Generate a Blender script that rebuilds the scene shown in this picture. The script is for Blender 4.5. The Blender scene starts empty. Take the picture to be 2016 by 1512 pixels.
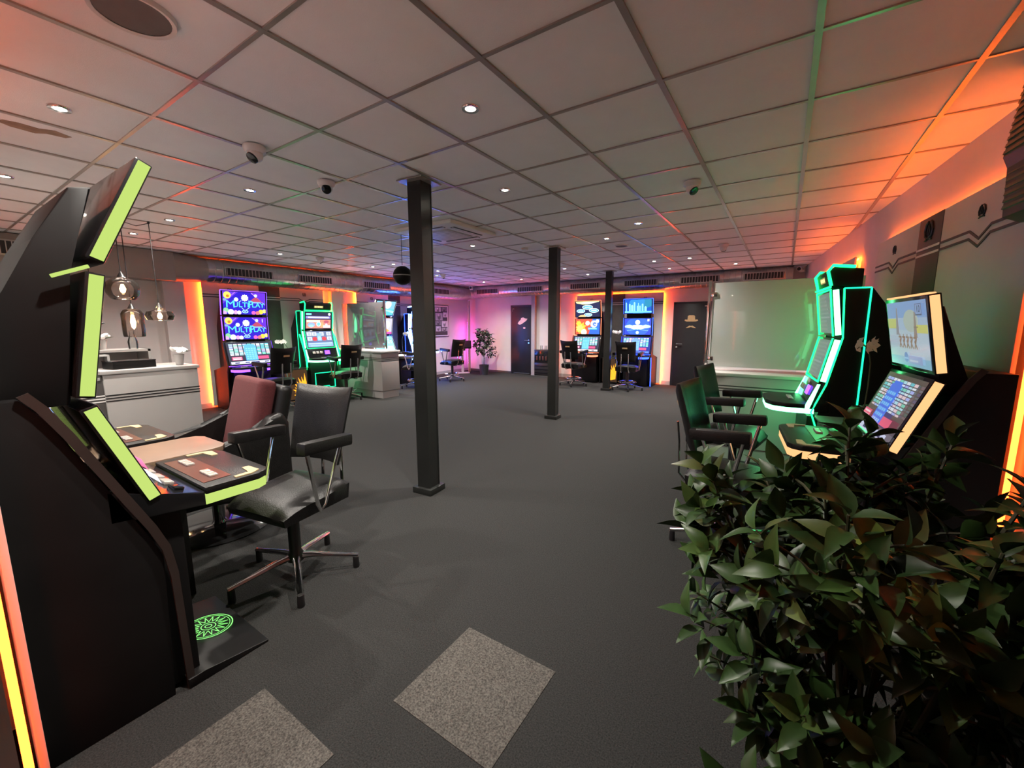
import bpy, bmesh, math, random
from mathutils import Vector, Matrix
random.seed(11)
scene = bpy.context.scene
col = scene.collection
R = math.radians

# ------------------------------------------------------------------ camera
CAM = Vector((0.0, 0.0, 1.525))
F_PX, YAW, PITCH, ROLL = 806.96, R(-33.436), R(-8.290), R(-0.126)
cp, sp = math.cos(PITCH), math.sin(PITCH)
fwd = Vector((math.sin(YAW) * cp, math.cos(YAW) * cp, sp))
rgt0 = Vector((math.cos(YAW), -math.sin(YAW), 0))
up0 = rgt0.cross(fwd)
rgt = rgt0 * math.cos(ROLL) + up0 * math.sin(ROLL)
upv = -rgt0 * math.sin(ROLL) + up0 * math.cos(ROLL)
cd = bpy.data.cameras.new('camera')
cd.sensor_width = 36.0
cd.lens = F_PX / 2016.0 * 36.0
cd.clip_start = 0.02
camera = bpy.data.objects.new('camera', cd)
camera.matrix_world = Matrix(((rgt.x, upv.x, -fwd.x, CAM.x), (rgt.y, upv.y, -fwd.y, CAM.y),
                              (rgt.z, upv.z, -fwd.z, CAM.z), (0, 0, 0, 1)))
col.objects.link(camera)
scene.camera = camera

def pix(p):
    d = Vector(p) - CAM
    z = d.dot(fwd)
    if z < .05: return None
    return 1008 + F_PX * d.dot(rgt) / z, 756 - F_PX * d.dot(upv) / z

# ------------------------------------------------------------------ light levels
world = bpy.data.worlds.new('world'); scene.world = world
world.use_nodes = True
world.node_tree.nodes['Background'].inputs[0].default_value = (.02, .02, .02, 1)
world.node_tree.nodes['Background'].inputs[1].default_value = 1.0
scene.view_settings.view_transform = 'Standard'
scene.view_settings.look = 'None'
scene.view_settings.exposure = 0.85
scene.view_settings.gamma = 1.0
scene.view_settings.use_curve_mapping = False
SPOT_W = 195.0           # each recessed ceiling spot
ORANGE = 84.0           # orange light strips on the walls
SCREEN = 1.05           # screens
LEDS = .76              # coloured machine edge lights (multiplier)

# ------------------------------------------------------------------ materials
def mat(name, c, rough=.5, metal=0., var=.08, scale=12., bump=0., bscale=60., coat=0., spec=.5):
    m = bpy.data.materials.new(name); m.use_nodes = True
    nt = m.node_tree; b = nt.nodes['Principled BSDF']
    tc = nt.nodes.new('ShaderNodeTexCoord')
    no = nt.nodes.new('ShaderNodeTexNoise'); no.inputs['Scale'].default_value = scale; no.inputs['Detail'].default_value = 4
    nt.links.new(tc.outputs['Object'], no.inputs['Vector'])
    rp = nt.nodes.new('ShaderNodeValToRGB')
    rp.color_ramp.elements[0].position = .3; rp.color_ramp.elements[1].position = .7
    rp.color_ramp.elements[0].color = (*[x * (1 - var) for x in c], 1)
    rp.color_ramp.elements[1].color = (*[min(1, x * (1 + var)) for x in c], 1)
    nt.links.new(no.outputs['Fac'], rp.inputs['Fac'])
    nt.links.new(rp.outputs['Color'], b.inputs['Base Color'])
    b.inputs['Roughness'].default_value = rough
    b.inputs['Metallic'].default_value = metal
    b.inputs['Specular IOR Level'].default_value = spec
    b.inputs['Coat Weight'].default_value = coat
    b.inputs['Coat Roughness'].default_value = .08
    if bump:
        n2 = nt.nodes.new('ShaderNodeTexNoise'); n2.inputs['Scale'].default_value = bscale; n2.inputs['Detail'].default_value = 3
        nt.links.new(tc.outputs['Object'], n2.inputs['Vector'])
        bp = nt.nodes.new('ShaderNodeBump'); bp.inputs['Strength'].default_value = bump; bp.inputs['Distance'].default_value = .01
        nt.links.new(n2.outputs['Fac'], bp.inputs['Height'])
        nt.links.new(bp.outputs['Normal'], b.inputs['Normal'])
    return m

def emi(name, c, s):
    m = bpy.data.materials.new(name); m.use_nodes = True
    nt = m.node_tree; nt.nodes.remove(nt.nodes['Principled BSDF'])
    e = nt.nodes.new('ShaderNodeEmission')
    e.inputs[0].default_value = (*c, 1); e.inputs[1].default_value = s
    nt.links.new(e.outputs[0], nt.nodes['Material Output'].inputs[0])
    return m

def artmat(name, s, glow=True):
    m = bpy.data.materials.new(name); m.use_nodes = True
    nt = m.node_tree; b = nt.nodes['Principled BSDF']
    a = nt.nodes.new('ShaderNodeAttribute'); a.attribute_name = 'Col'
    if glow:
        b.inputs['Base Color'].default_value = (.01, .01, .012, 1)
        b.inputs['Roughness'].default_value = .15
        nt.links.new(a.outputs['Color'], b.inputs['Emission Color'])
        b.inputs['Emission Strength'].default_value = s
    else:
        nt.links.new(a.outputs['Color'], b.inputs['Base Color'])
        b.inputs['Roughness'].default_value = .4
    return m

def carpet(name, c, var, s1):
    m = mat(name, c, .97, 0, var, s1, .6, 260, spec=.15)
    return m

def glassy(name, tint, clear, rough, diff):
    """clear share transparent, rest frosted; fresnel gloss on top"""
    m = bpy.data.materials.new(name); m.use_nodes = True
    nt = m.node_tree; nt.nodes.remove(nt.nodes['Principled BSDF'])
    out = nt.nodes['Material Output']
    tr = nt.nodes.new('ShaderNodeBsdfTransparent'); tr.inputs[0].default_value = (*tint, 1)
    tl = nt.nodes.new('ShaderNodeBsdfTranslucent'); tl.inputs[0].default_value = (*diff, 1)
    df = nt.nodes.new('ShaderNodeBsdfDiffuse'); df.inputs[0].default_value = (*diff, 1)
    m1 = nt.nodes.new('ShaderNodeMixShader'); m1.inputs[0].default_value = .6
    nt.links.new(tl.outputs[0], m1.inputs[1]); nt.links.new(df.outputs[0], m1.inputs[2])
    m2 = nt.nodes.new('ShaderNodeMixShader'); m2.inputs[0].default_value = clear
    nt.links.new(m1.outputs[0], m2.inputs[1]); nt.links.new(tr.outputs[0], m2.inputs[2])
    gl = nt.nodes.new('ShaderNodeBsdfGlossy'); gl.inputs['Roughness'].default_value = rough
    fr = nt.nodes.new('ShaderNodeFresnel'); fr.inputs[0].default_value = 1.6
    m3 = nt.nodes.new('ShaderNodeMixShader')
    nt.links.new(fr.outputs[0], m3.inputs[0])
    nt.links.new(m2.outputs[0], m3.inputs[1]); nt.links.new(gl.outputs[0], m3.inputs[2])
    nt.links.new(m3.outputs[0], out.inputs[0])
    return m

M = {}
M['carpet'] = carpet('dark_carpet', (.0215, .0213, .0207), .5, 170)
M['carpet_light'] = carpet('light_carpet', (.066, .061, .055), .6, 150)
M['tile'] = mat('ceiling_tile_board', (.88, .86, .85), .85, 0, .02, 5, .12, 220)
M['tbar'] = mat('ceiling_rail_metal', (.40, .355, .32), .3, .55, .05, 9)
M['wall'] = mat('wall_paint', (.58, .55, .54), .7, 0, .03, 4, .06, 90)
M['board'] = mat('light_panel_board', (.50, .48, .465), .45, 0, .03, 3)
M['board_dark'] = mat('dark_panel_board', (.055, .05, .048), .45, 0, .1, 10)
M['white'] = mat('white_laminate', (.33, .315, .305), .35, 0, .02, 5)
M['line_black'] = mat('black_line', (.012, .011, .012), .4)
M['line_white'] = mat('white_line', (.7, .68, .66), .4)
M['black'] = mat('black_lacquer', (.0045, .0040, .0042), .45, 0, .2, 7, spec=.22)
M['gloss'] = mat('black_gloss', (.008, .008, .009), .12, 0, .2, 7)
M['trim'] = mat('brown_black_trim', (.026, .019, .017), .35, .1, .1, 8)
M['column'] = mat('anthracite_steel_paint', (.018, .0185, .0175), .3, .3, .12, 5)
M['leather'] = mat('black_leather', (.0065, .0058, .0058), .38, 0, .2, 30, .2, 180, spec=.3)
M['red'] = mat('dark_red_fabric', (.075, .010, .012), .9, 0, .2, 120, .3, 400)
M['chrome'] = mat('chrome', (.78, .77, .76), .12, 1, .03, 5)
M['steel'] = mat('galvanised_duct', (.50, .49, .48), .28, .9, .12, 9, .15, 40)
M['zinc'] = mat('painted_duct_grey', (.30, .28, .26), .5, .3, .05, 5)
M['slot'] = mat('grille_dark', (.02, .02, .02), .6)
M['plastic_white'] = mat('white_plastic', (.72, .70, .68), .35, 0, .02, 5)
M['tan'] = mat('tan_pad', (.34, .26, .14), .5, 0, .06, 12)
M['brown_inlay'] = mat('brown_inlay', (.075, .028, .02), .3, 0, .1, 12)
M['wood'] = mat('tan_table_board', (.16, .098, .066), .4, 0, .1, 6)
M['button'] = mat('silver_button', (.62, .58, .52), .2, .6, .06, 9)
M['door'] = mat('dark_door_laminate', (.013, .013, .015), .35, 0, .1, 6)
M['gold'] = mat('brass_plate', (.62, .42, .22), .35, .4, .08, 12)
M['pink'] = mat('pale_copper_plate', (.75, .50, .42), .4, .2, .08, 12)
M['petal'] = mat('white_petal', (.88, .86, .83), .6, 0, .05, 20)
M['leaf'] = None
M['stem'] = mat('green_brown_stem', (.06, .06, .03), .6, 0, .2, 30)
M['pot_dark'] = mat('dark_pot', (.03, .03, .032), .5)
M['pot_terra'] = mat('terracotta_pot', (.45, .22, .14), .7)
M['soil'] = mat('soil', (.03, .022, .016), .95, 0, .3, 60, .5, 90)
M['frost'] = glassy('frosted_glass', (.85, .9, .88), .05, .02, (.82, .86, .84))
M['frost_light'] = glassy('lightly_frosted_glass', (.86, .87, .90), .74, .04, (.55, .53, .56))
M['clear'] = glassy('clear_glass', (.92, .95, .94), .95, .01, (.5, .5, .5))
M['smoke'] = glassy('smoked_glass', (.76, .69, .67), .95, .02, (.3, .26, .25))
M['paper'] = mat('paper_white', (.75, .73, .72), .7)
M['fridge'] = mat('fridge_black', (.02, .018, .018), .25)
M['orange'] = emi('orange_strip', (1.0, .066, .004), ORANGE)
M['orange_top'] = emi('orange_strip_top', (1.0, .13, .012), ORANGE * .32)
M['orange_low'] = emi('orange_strip_low', (1.0, .12, .02), ORANGE * .11)
M['orange_open'] = emi('orange_strip_open', (1.0, .095, .014), 6.5)
M['spot'] = emi('spot_lamp', (1.0, .90, .74), 30)
M['bulb'] = emi('filament_bulb', (1.0, .62, .25), 22)
M['art'] = artmat('screen_picture', SCREEN)
M['art_dim'] = artmat('screen_picture_dim', SCREEN * .42)
M['backlit'] = artmat('backlit_print', 1.1)
M['print'] = artmat('flat_print', 0, False)
LED = {
    'lime': emi('lime_edge_light', (.60, .80, .19), .72 * LEDS),
    'green': emi('green_edge_light', (.008, 1.0, .15), 3.6 * LEDS),
    'greenhot': emi('green_white_edge_light', (.14, 1.0, .36), 5.4 * LEDS),
    'cyan': emi('cyan_edge_light', (.01, .9, .30), 2.0 * LEDS),
    'peach': emi('peach_edge_light', (1.0, .48, .20), 1.0 * LEDS),
    'purple': emi('purple_edge_light', (.16, .05, 1.0), 4.0 * LEDS),
    'red': emi('orange_red_edge_light', (1.0, .20, .10), 2.2 * LEDS),
    'blue': emi('blue_edge_light', (.02, .06, 1.0), 6.0 * LEDS),
    'white': emi('white_edge_light', (1.0, .86, .70), 1.6 * LEDS),
    'ice': emi('ice_blue_edge_light', (.07, .20, 1.0), 40.0 * LEDS),
    'pink': emi('pink_strip', (.85, .06, .62), 30.0),
    'sun': emi('green_sun_light', (.25, .95, .20), .9),
}

def leafmat(name, rough):
    m = bpy.data.materials.new(name); m.use_nodes = True
    nt = m.node_tree; b = nt.nodes['Principled BSDF']
    oi = nt.nodes.new('ShaderNodeObjectInfo')
    rp = nt.nodes.new('ShaderNodeValToRGB')
    el = rp.color_ramp.elements
    el[0].color = (.022, .050, .014, 1); el[1].color = (.19, .29, .05, 1)
    e = el.new(.40); e.color = (.038, .085, .020, 1)
    e = el.new(.68); e.color = (.062, .125, .026, 1)
    e = el.new(.90); e.color = (.10, .12, .035, 1)
    nt.links.new(oi.outputs['Random'], rp.inputs['Fac'])
    tc = nt.nodes.new('ShaderNodeTexCoord')
    no = nt.nodes.new('ShaderNodeTexNoise'); no.inputs['Scale'].default_value = 35
    nt.links.new(tc.outputs['Object'], no.inputs['Vector'])
    mx = nt.nodes.new('ShaderNodeMixRGB'); mx.blend_type = 'MULTIPLY'; mx.inputs[0].default_value = .55
    nt.links.new(rp.outputs['Color'], mx.inputs[1]); nt.links.new(no.outputs['Fac'], mx.inputs[2])
    nt.links.new(mx.outputs[0], b.inputs['Base Color'])
    b.inputs['Roughness'].default_value = rough
    b.inputs['Specular IOR Level'].default_value = .35
    return m
M['leaf'] = leafmat('leaf_green', .40)

# ------------------------------------------------------------------ mesh helper
class MB:
    def __init__(s): s.bm = bmesh.new()
    def box(s, c, d, bev=0., rot=None, seg=2):
        m = Matrix.Translation(c) @ (rot.to_4x4() if rot else Matrix.Identity(4)) @ Matrix.Diagonal((*d, 1))
        g = bmesh.ops.create_cube(s.bm, size=1, matrix=m)
        if bev:
            es = list({e for v in g['verts'] for e in v.link_edges})
            bmesh.ops.bevel(s.bm, geom=es, offset=bev, segments=seg, affect='EDGES', profile=.6)
        return s
    def b2(s, x0, x1, y0, y1, z0, z1, bev=0.):
        return s.box(((x0 + x1) / 2, (y0 + y1) / 2, (z0 + z1) / 2), (abs(x1 - x0), abs(y1 - y0), abs(z1 - z0)), bev)
    def prism(s, pts, axis, a, b, bev=0.):
        f = {'x': lambda p, t: (t, p[0], p[1]), 'y': lambda p, t: (p[0], t, p[1]), 'z': lambda p, t: (p[0], p[1], t)}[axis]
        A = [s.bm.verts.new(f(p, a)) for p in pts]; B = [s.bm.verts.new(f(p, b)) for p in pts]
        n = len(pts)
        fs = [s.bm.faces.new(A[::-1]), s.bm.faces.new(B)]
        for i in range(n):
            fs.append(s.bm.faces.new((A[i], A[(i + 1) % n], B[(i + 1) % n], B[i])))
        if bev:
            es = list({e for f_ in fs for e in f_.edges})
            bmesh.ops.bevel(s.bm, geom=es, offset=bev, segments=2, affect='EDGES', profile=.6)
        return s
    def tube(s, path, r, n=8, closed=False, flat=1.0):
        path = [Vector(p) for p in path]; N = len(path); rings = []
        prev = None
        for i, p in enumerate(path):
            if closed: t = path[(i + 1) % N] - path[i - 1]
            else: t = path[min(i + 1, N - 1)] - path[max(i - 1, 0)]
            t.normalize()
            if prev is None:
                ref = Vector((0, 0, 1)) if abs(t.z) < .9 else Vector((1, 0, 0))
                a = t.cross(ref).normalized()
            else:
                a = (prev - t * prev.dot(t)).normalized()
            prev = a; b = t.cross(a)
            rr = r[i] if isinstance(r, (list, tuple)) else r
            rings.append([s.bm.verts.new(p + a * rr * math.cos(2 * math.pi * k / n) + b * rr * flat * math.sin(2 * math.pi * k / n)) for k in range(n)])
        for i in range(N if closed else N - 1):
            A, B = rings[i], rings[(i + 1) % N]
            for k in range(n): s.bm.faces.new((A[k], A[(k + 1) % n], B[(k + 1) % n], B[k]))
        if not closed:
            s.bm.faces.new(rings[0][::-1]); s.bm.faces.new(rings[-1])
        return s
    def lathe(s, prof, n=20, mtx=None, cap=True):
        mtx = mtx or Matrix.Identity(4); rings = []
        for r, z in prof:
            rings.append([s.bm.verts.new(mtx @ Vector((r * math.cos(2 * math.pi * k / n), r * math.sin(2 * math.pi * k / n), z))) for k in range(n)])
        for A, B in zip(rings, rings[1:]):
            for k in range(n): s.bm.faces.new((A[k], A[(k + 1) % n], B[(k + 1) % n], B[k]))
        if cap:
            if prof[0][0] > 1e-4: s.bm.faces.new(rings[0][::-1])
            if prof[-1][0] > 1e-4: s.bm.faces.new(rings[-1])
        return s
    def poly(s, pts):
        s.bm.faces.new([s.bm.verts.new(p) for p in pts]); return s
    def build(s, name, m, parent=None, smooth=True, angle=38):
        bmesh.ops.remove_doubles(s.bm, verts=s.bm.verts, dist=1e-5)
        bmesh.ops.recalc_face_normals(s.bm, faces=s.bm.faces)
        me = bpy.data.meshes.new(name); s.bm.to_mesh(me); s.bm.free()
        if smooth:
            for p in me.polygons: p.use_smooth = True
            me.set_sharp_from_angle(angle=R(angle))
        me.materials.append(m)
        o = bpy.data.objects.new(name, me); col.objects.link(o)
        if parent: o.parent = parent
        return o

def T(x, y, z): return Matrix.Translation((x, y, z))
def rotm(axis, deg): return Matrix.Rotation(R(deg), 4, axis)

def tag(o, label, cat, group=None):
    o['label'] = label; o['category'] = cat
    if group: o['group'] = group
    return o
def thing(name, label, cat, loc=(0, 0, 0), rz=0., group=None):
    o = bpy.data.objects.new(name, None); col.objects.link(o)
    o.empty_display_size = .1
    o.location = loc; o.rotation_euler = (0, 0, R(rz))
    return tag(o, label, cat, group)
def struct(o):
    o['kind'] = 'structure'; return o
def stuff(o):
    o['kind'] = 'stuff'; return o
def copy_tree(o, parent=None):
    c = o.copy(); col.objects.link(c); c.parent = parent
    for ch in list(o.children): copy_tree(ch, c)
    return c

# ---- flat pictures (screens, prints)
_txt = {}
def text_tris(s_):
    if s_ not in _txt:
        cu = bpy.data.curves.new('t', 'FONT'); cu.body = s_; cu.align_x = 'CENTER'; cu.align_y = 'CENTER'; cu.resolution_u = 2; cu.offset = .0 if s_ == 'M' else .010
        ob = bpy.data.objects.new('t', cu)
        col.objects.link(ob)
        bpy.context.view_layer.update()
        me = bpy.data.meshes.new_from_object(ob.evaluated_get(bpy.context.evaluated_depsgraph_get()))
        _txt[s_] = ([v.co.copy() for v in me.vertices], [tuple(p.vertices) for p in me.polygons])
        bpy.data.objects.remove(ob); bpy.data.curves.remove(cu); bpy.data.meshes.remove(me)
    return _txt[s_]

class Art:
    def __init__(s, w, h): s.w, s.h, s.v, s.f, s.c, s.k = w, h, [], [], [], 0
    def poly(s, pts, c):
        b = len(s.v); s.k += 1; z = s.k * .00018
        s.v += [((min(1, max(0, x)) - .5) * s.w, (min(1, max(0, y)) - .5) * s.h, z) for x, y in pts]
        s.f.append(tuple(range(b, b + len(pts)))); s.c.append(c); return s
    def rect(s, x, y, w, h, c): return s.poly([(x, y), (x + w, y), (x + w, y + h), (x, y + h)], c)
    def ell(s, cx, cy, r, c, n=18, k=1.0):
        a = s.w / s.h
        return s.poly([(cx + r * math.cos(2 * math.pi * i / n), cy + r * a * k * math.sin(2 * math.pi * i / n)) for i in range(n)], c)
    def star(s, cx, cy, r, c, n=10, q=.6):
        a = s.w / s.h
        return s.poly([(cx + r * (1 if i % 2 else q) * math.cos(math.pi * i / n), cy + r * a * (1 if i % 2 else q) * math.sin(math.pi * i / n)) for i in range(2 * n)], c)
    def line(s, p, q, t, c):
        dx, dy = (q[0] - p[0]) * s.w, (q[1] - p[1]) * s.h; L = math.hypot(dx, dy)
        nx, ny = -dy / L * t / 2, dx / L * t / 2
        return s.poly([(p[0] + nx / s.w, p[1] + ny / s.h), (q[0] + nx / s.w, q[1] + ny / s.h), (q[0] - nx / s.w, q[1] - ny / s.h), (p[0] - nx / s.w, p[1] - ny / s.h)], c)
    def text(s, t, cx, cy, size, c, sx=1.0):
        vs, fs = text_tris(t); b = len(s.v); s.k += 1; z = s.k * .00018
        s.v += [((cx - .5) * s.w + v.x * size * sx, (cy - .5) * s.h + v.y * size, z) for v in vs]
        for f in fs:
            s.f.append(tuple(b + i for i in f)); s.c.append(c)
        return s
    def build(s, name, m, parent, mtx):
        me = bpy.data.meshes.new(name)
        me.from_pydata([mtx @ Vector(v) for v in s.v], [], s.f)
        at = me.color_attributes.new('Col', 'FLOAT_COLOR', 'CORNER')
        i = 0
        for f, c in zip(s.f, s.c):
            for _ in f: at.data[i].color = (*c, 1); i += 1
        me.materials.append(m)
        o = bpy.data.objects.new(name, me); col.objects.link(o); o.parent = parent
        return o

# ------------------------------------------------------------------ room frame
H = 2.70
XL, YF, YS = -8.80, 10.72, 0.05
GX, GY, GS = -1.228, 1.611, .625            # ceiling grid
WA = R(5.71)                                  # the right wall runs 5.7 degrees off the grid
wn = Vector((math.cos(WA), math.sin(WA), 0)); wa = Vector((-math.sin(WA), math.cos(WA), 0))
WD = Vector((.97, 3.67, 0)).dot(wn)
def WR(al, off, z=0.): return wn * (WD - off) + wa * al + Vector((0, 0, z))
def xr(y): return (WD - wn.y * y) / wn.x
RZ_RIGHT = -90 + 5.71

# floor
b = MB(); b.b2(-9.3, 2.0, -2.6, 11.0, -.12, 0); floor = struct(b.build('floor', M['carpet'], smooth=False))
for x, y in ((-1.22, .96), (-1.72, .21)):
    b = MB(); b.b2(x, x + .49, y, y + .49, -.004, .0025); b.build('carpet_tile', M['carpet_light'], floor, smooth=False)
# ceiling slab, rails, tiles
b = MB(); b.b2(-9.3, 2.0, -2.6, 11.0, H + .03, H + .15); ceil = struct(b.build('ceiling', M['zinc'], smooth=False))
ncol0, ncol1, nrow0, nrow1 = -13, 4, -3, 15
rest = MB()
for i in range(ncol0, ncol1):
    for j in range(-7, nrow1):
        x0, x1 = GX + i * GS + .012, GX + (i + 1) * GS - .012
        y0, y1 = GY + j * GS + .009, GY + (j + 1) * GS - .009
        x0 = max(x0, XL); y1 = min(y1, YF)
        pts = [(x0, y0), (min(x1, xr(y0)), y0), (min(x1, xr(y1)), y1), (x0, y1)]
        if pts[1][0] - x0 < .02 or pts[2][0] - x0 < .005 or x1 < x0: continue
        if j < -3 and x1 < -1.6: continue
        vis = False
        for p in pts + [((x0 + x1) / 2, (y0 + y1) / 2)]:
            q = pix((p[0], p[1], H))
            if q and -20 < q[0] < 2036 and -20 < q[1] < 1530: vis = True
        if vis:
            c = MB(); c.prism(pts, 'z', H + .006, H + .022); c.build('ceiling_tile', M['tile'], ceil, smooth=False)
        else: rest.prism(pts, 'z', H + .006, H + .022)
stuff(rest.build('ceiling_tiles_out_of_sight', M['tile'], ceil, smooth=False))
for i in range(ncol0 + 1, ncol1):
    x = GX + i * GS
    y1 = YF if xr(YF) > x else (WD - wn.x * x) / wn.y
    c = MB(); c.b2(x - .0135, x + .0135, -2.5 if x > -1.6 else YS, y1, H - .002, H + .012); c.build('ceiling_rail', M['tbar'], ceil, smooth=False)
for j in range(-6, nrow1 + 1):
    y = GY + j * GS
    if y > YF: continue
    c = MB(); c.b2(XL if y > YS else -1.5, xr(y), y - .0095, y + .0095, H - .001, H + .011); c.build('ceiling_cross_rail', M['tbar'], ceil, smooth=False)
c = MB(); c.prism([(-3.93, .50), (-3.88, .52), (-3.86, .58), (-3.87, .66), (-3.83, .72), (-3.87, .80), (-3.92, .78), (-3.93, .70), (-3.98, .66), (-3.97, .56)], 'z', H + .0045, H + .0058); c.build('water_stain', mat('brown_stain', (.34, .22, .15), .85, 0, .2, 14), ceil, smooth=False)
# walls
b = MB(); b.b2(XL - .15, XL, YS - .2, YF + .15, 0, H + .1); wall_left = struct(b.build('wall_left', M['wall'], smooth=False))
b = MB(); b.b2(XL - .15, xr(YF) + .3, YF, YF + .15, 0, H + .1); wall_far = struct(b.build('wall_far', M['wall'], smooth=False))
b = MB(); p0, p1, p2, p3 = WR(-2.9, 0), WR(10.9, 0), WR(10.9, -.15), WR(-2.9, -.15)
b.prism([(p.x, p.y) for p in (p0, p1, p2, p3)], 'z', 0, H + .1); wall_right = struct(b.build('wall_right', M['wall'], smooth=False))
b = MB(); b.b2(XL - .15, -1.45, YS - .15, YS, 0, H + .1); b.b2(-1.6, -1.45, -2.5, YS - .15, 0, H + .1)
wall_near = struct(b.build('wall_near', M['wall'], smooth=False))
b = MB(); b.b2(-1.6, 1.9, -2.65, -2.5, 0, H + .1); struct(b.build('wall_entry', M['wall'], smooth=False))
# pilasters and wall trims
b = MB(); b.b2(XL, XL + .13, 2.62, 2.91, 0, H); struct(b.build('trim_1', M['wall'], smooth=False))
b = MB(); b.b2(XL, XL + .13, 5.68, 5.98, 0, H); struct(b.build('trim_2', M['wall'], smooth=False))
b = MB(); b.b2(-6.31, -6.19, YF - .12, YF, 0, H); struct(b.build('trim_3', M['white'], smooth=False))
b = MB(); b.b2(-5.56, -5.42, YF - .03, YF, 0, H); struct(b.build('trim_4', M['wall'], smooth=False))
# baseboards
b = MB(); b.b2(XL, -7.1, YF - .012, YF, 0, .06); struct(b.build('baseboard_far_dark', M['board_dark'], smooth=False))
b = MB(); b.b2(-5.42, -4.86, YF - .014, YF, 0, .10); b.b2(-2.52, -2.27, YF - .014, YF, 0, .10); struct(b.build('baseboard_far', M['white'], smooth=False))
b = MB(); b.b2(XL, XL + .014, 8.75, YF, 0, .09); b.b2(XL, XL + .014, 2.92, 3.18, 0, .09); struct(b.build('baseboard_left', M['white'], smooth=False))

# ------------------------------------------------------------------ wall panels with orange light strips
def emblem(mb, x, z, s, y):
    """little crest: two curled side leaves and an inner drop"""
    for sg in (-1, 1):
        pts = [(x + sg * s * a, y, z + s * c) for a, c in ((.15, -.55), (.55, -.35), (.7, .1), (.5, .6), (.2, .75))]
        mb.tube(pts, s * .10, 6)
    mb.tube([(x - s * .12, y, z - .3 * s), (x - s * .2, y, z + .1 * s), (x, y, z + .5 * s), (x + s * .2, y, z + .1 * s), (x + s * .12, y, z - .3 * s)], s * .08, 6)
    mb.tube([(x - s * .6, y, z - .62 * s), (x, y, z - .5 * s), (x + s * .6, y, z - .62 * s)], s * .08, 6)

def wall_panel(label, loc, rz, hw=1.16, sides=(1, 1, 1), crest=False, top=2.30, hidden=True, topm='orange'):
    t = thing('wall_panel', label, 'wall panel', loc, rz)
    for sg in (-1, 1):
        b = MB(); b.b2(sg * .2, sg * hw, -.075, -.055, .04, top, .002); b.build('panel_board', M['board'], t)
        y = -.0765
        for dz in (0, -.045):
            zz = 2.075 + dz
            pts = [(sg * .2, zz), (sg * .60, zz), (sg * .72, zz - .06), (sg * .84, zz), (sg * hw, zz)]
            m2 = MB()
            for p, q in zip(pts, pts[1:]):
                d = .0075
                m2.prism([(p[0], p[1] - d), (q[0], q[1] - d), (q[0], q[1] + d), (p[0], p[1] + d)], 'y', y - .003, y + .002)
            m2.build('pin_stripe', M['line_black'], t, smooth=False)
        e = MB(); emblem(e, sg * .72, 2.165, .05, y - .002); e.build('crest', M['line_black'], t)
    b = MB(); b.b2(-.2, .2, -.078, -.055, .04, top, .002); b.build('centre_board', M['board_dark'], t)
    for dz in (0, -.045):
        m2 = MB(); m2.b2(-.2, .2, -.0815, -.077, 2.0675 + dz, 2.0825 + dz); m2.build('pin_stripe', M['line_white'], t, smooth=False)
    if crest:
        e = MB(); emblem(e, 0, 2.19, .095, -.081); e.build('crest', M['line_black'], t)
    b = MB(); b.b2(-.9, -.85, -.055, 0, .1, 2.2); b.b2(.85, .9, -.055, 0, .1, 2.2); b.b2(-.03, .03, -.055, 0, .1, 2.2); b.build('batten', M['white'], t, smooth=False)
    for k, sg in ((0, -1), (1, 1)):
        if sides[k]:
            for e0, m_ in (((hw - .03, 'orange'),) if hidden else ((hw + .03, 'orange_open'),)):
                m2 = MB(); m2.b2(sg * e0, sg * (e0 + .02), -.042, -.022, .06, top - .01, .004); m2.build('light_strip', M[m_], t)
    if sides[2]:
        m2 = MB(); m2.b2(-hw + .03, hw - .03, -.040, -.022, top - .03, top - .012, .004); m2.build('light_strip', M[topm], t)
    return t

wall_panel('light wall panel with black pin stripes behind the purple-edged double-picture machine', (XL, 4.35, 0), 90)
wall_panel('striped wall panel behind the white-topped machine, beyond the glass-screened counter', (XL, 7.54, 0), 90)
wall_panel('orange-lit striped wall panel between the moustache door and the black bar fridge', (-3.71, YF, 0), 0)
p = WR(4.19, 0); wall_panel('striped wall panel with dark centre and big crest behind the ship-picture machine', p, RZ_RIGHT, 1.23, (1, 1, 1), True, 2.30, False, 'orange_top')
p = WR(7.45, 0); wall_panel('striped wall panel beyond the frosted glass screen, beside the air duct end', p, RZ_RIGHT, 1.16, (0, 1, 1), True, 2.30, False, 'orange_top')
p = WR(.93, 0); wall_panel('added unseen striped wall panel on the right wall, lit to warm the near ceiling', p, RZ_RIGHT, 1.16, (0, 0, 1), True, 2.30, False, 'orange_top')  # out of view, added so its top strip warms the near ceiling
p = Vector((-3.08, YS, 0)); wall_panel('striped wall panel behind the two lime-lit machines', p, 180, 1.16, (1, 0, 1), False, 2.30, False, 'orange_low')

# ------------------------------------------------------------------ steel columns
def column(x, y, label):
    t = thing('steel_column', label, 'column', (x, y, 0), 5.7)
    b = MB(); hw, th = .070, .012
    b.prism([(-hw, -hw), (hw, -hw), (hw, -hw + th), (th / 2, -hw + th), (th / 2, hw - th), (hw, hw - th), (hw, hw), (-hw, hw), (-hw, hw - th), (-th / 2, hw - th), (-th / 2, -hw + th), (-hw, -hw + th)], 'z', .05, H + .01)
    # closing plate on one side gives the box look of the lit face
    b.b2(hw - .014, hw - .004, -hw + th, hw - th, .05, H)
    b.build('shaft', M['column'], t, smooth=False)
    b = MB(); b.b2(-.105, .105, -.105, .105, 0, .055, .004); b.build('base_plate', M['column'], t)
    b = MB(); b.b2(-.13, .13, -.13, .13, H - .012, H - .003); b.build('ceiling_collar', M['tbar'], t, smooth=False)
    return t
column(-2.64, 2.60, 'black steel column standing closest to the black leather chair at the lime-lit machine')
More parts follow.
